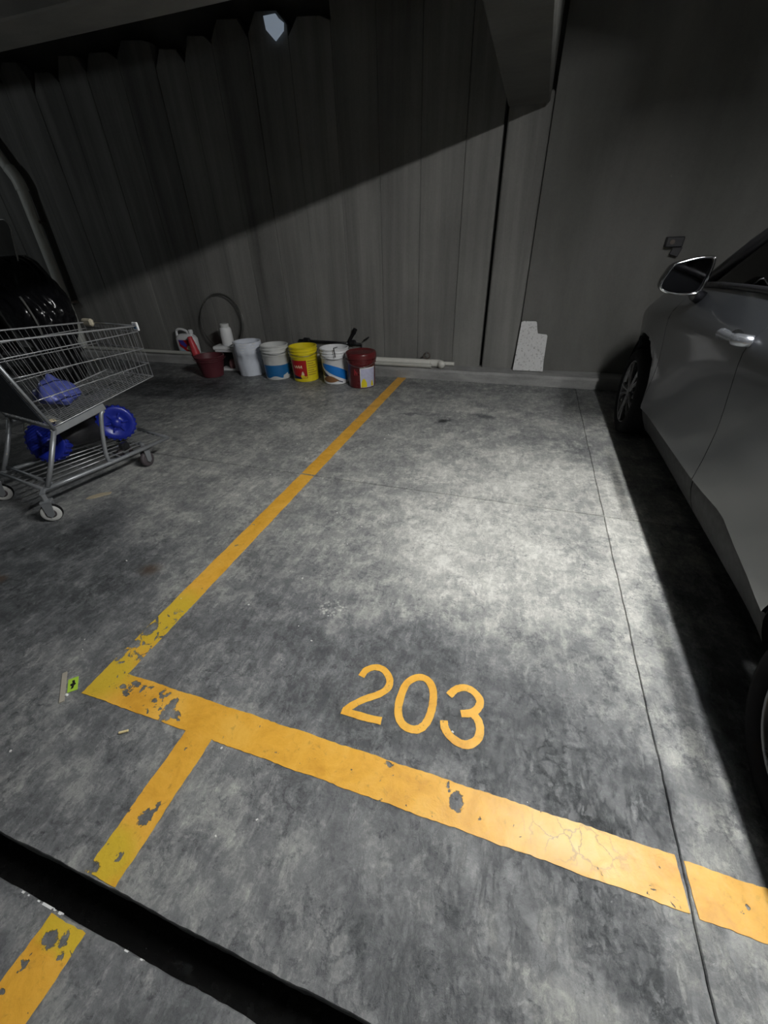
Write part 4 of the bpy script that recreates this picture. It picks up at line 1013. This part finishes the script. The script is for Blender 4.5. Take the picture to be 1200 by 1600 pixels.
for x in (.50, -.95):
    M = Matrix.Translation((x, 0, .26)) @ Matrix.Rotation(math.pi / 2, 4, 'X')
    ty = obj('tyre', lathe([(.15, -.05), (.20, -.06), (.245, -.045), (.26, 0), (.245, .045), (.20, .06), (.15, .05)], 32, False, None, M), MAT['rubber'], sc_, True)
    obj('rim', lathe([(.03, -.03), (.10, -.02), (.155, -.045), (.155, .045), (.10, .02), (.03, .03)], 28, True, None, M), MAT['alloy'], ty, True)
obj('fender', tube([(.50 + .31 * math.cos(a), 0, .26 + .31 * math.sin(a)) for a in [R_(20 + 10 * i) for i in range(13)]], .05, 10), MAT['black_plastic'], sc_, True)
obj('edge_trim', tube(catmull([(.62, -.235, .93), (.665, -.24, .83), (.695, -.24, .70), (.685, -.235, .58)], 5), .010, 8), plain('grey_trim', (.16, .16, .155), .4), sc_, True, 'grey trim along the edge of the front shield')
obj('fork', tube([(.50, 0, .26), (.42, 0, .60)], .03, 10), MAT['steel'], sc_)
obj('handlebar', tube(catmull([(.22, -.36, 1.20), (.32, -.20, 1.22), (.36, 0, 1.20), (.32, .20, 1.22), (.22, .36, 1.20)], 4), .014, 8), MAT['black_plastic'], sc_, True)
ws = [(.53, 1.20), (.585, 1.38), (.620, 1.49), (.600, 1.545), (.45, 1.556), (.20, 1.555)]
bm = bmesh.new()
outl = [(.52, 1.20), (.60, 1.42), (.628, 1.50), (.60, 1.548), (.52, 1.556), (.15, 1.56), (.05, 1.50), (.08, 1.20)]
add_prism(bm, [(x, z) for x, z in outl], .004, Matrix.Translation((0, -.03, 0)) @ YP)
sw = obj('windscreen', bm, MAT['screen'], sc_)
obj('windscreen_edge', tube(catmull([(x, -.032, z) for x, z in outl[:6]], 4), .006, 6), plain('pale_edge', (.40, .40, .38), .3), sw, True, 'pale rim of the windscreen')

# ---------------------------------------------------------------- small things on the floor
def flat_bar(a, b_, w, h, z=0.0005):
    a, b_ = Vector((*a, 0)), Vector((*b_, 0)); d = b_ - a; ang = math.atan2(d.y, d.x); c = (a + b_) / 2
    return box((c.x, c.y, z + h / 2), (d.length, w, h), min(w, h) * .15, Matrix.Rotation(ang, 3, 'Z'))
tag(obj('wood_stick', flat_bar((-1.436, .478), (-1.338, .388), .016, .004), MAT['wood']), 'flat wooden stick lying left of the yellow corner', 'stick')
t = thing('lime_card', 'small lime green card with a black mark beside the wooden stick', 'card', (0, 0, 0))
lc = [(-1.396, .460), (-1.373, .482), (-1.329, .441), (-1.352, .420)]
bm = bmesh.new(); add_prism(bm, lc, .0018, Matrix.Translation((0, 0, .0006))); obj('card_sheet', bm, MAT['lime'], t)
bm = bmesh.new(); cxl, cyl = -1.362, .451
add_prism(bm, [(cxl + q * .7071 + r_ * .66, cyl - q * .68 + r_ * .70) for q, r_ in ((-.019, -.004), (-.006, -.002), (-.004, -.009), (.004, -.008), (.006, -.003), (.019, -.006), (.018, .002), (.006, .004), (.002, .010), (-.005, .006), (-.018, .004))], .0008, Matrix.Translation((0, 0, .0024)))
obj('black_mark', bm, MAT['black_ink'], t)
tag(obj('pebble', box((-1.343, .412, .005), (.012, .009, .009), .003), MAT['grit']), 'pale pebble touching the lime green card', 'pebble')
tag(obj('cigarette_stub', tube([(-1.054, .364, .0045), (-1.032, .379, .0045)], .004, 10), MAT['stub']), 'short pale cigarette stub lying below the yellow front line', 'stub')
bm = bmesh.new(); add_prism(bm, [(-2.47, 1.44), (-2.43, 1.46), (-2.37, 1.535), (-2.385, 1.555), (-2.44, 1.52), (-2.475, 1.47)], .004, Matrix.Translation((0, 0, .0006)))
tag(obj('cardboard_scrap', bm, MAT['cardb']), 'torn strip of beige cardboard under the rack of the cart', 'cardboard')
bm = bmesh.new(); jr = random.Random(21)
for k in range(46):
    x, y = jr.uniform(-1.9, .5), jr.uniform(.1, 2.9); s_ = jr.uniform(.0015, .004) * (1 + y * .25)
    add_box(bm, (x, y, s_ * .4), (s_ * 1.6, s_, s_ * .8), 0, Matrix.Rotation(jr.random() * 3, 3, 'Z'))
tag(obj('grit', bm, MAT['grit'], None), 'tiny pale crumbs of grit scattered over the concrete', 'grit', kind='stuff')
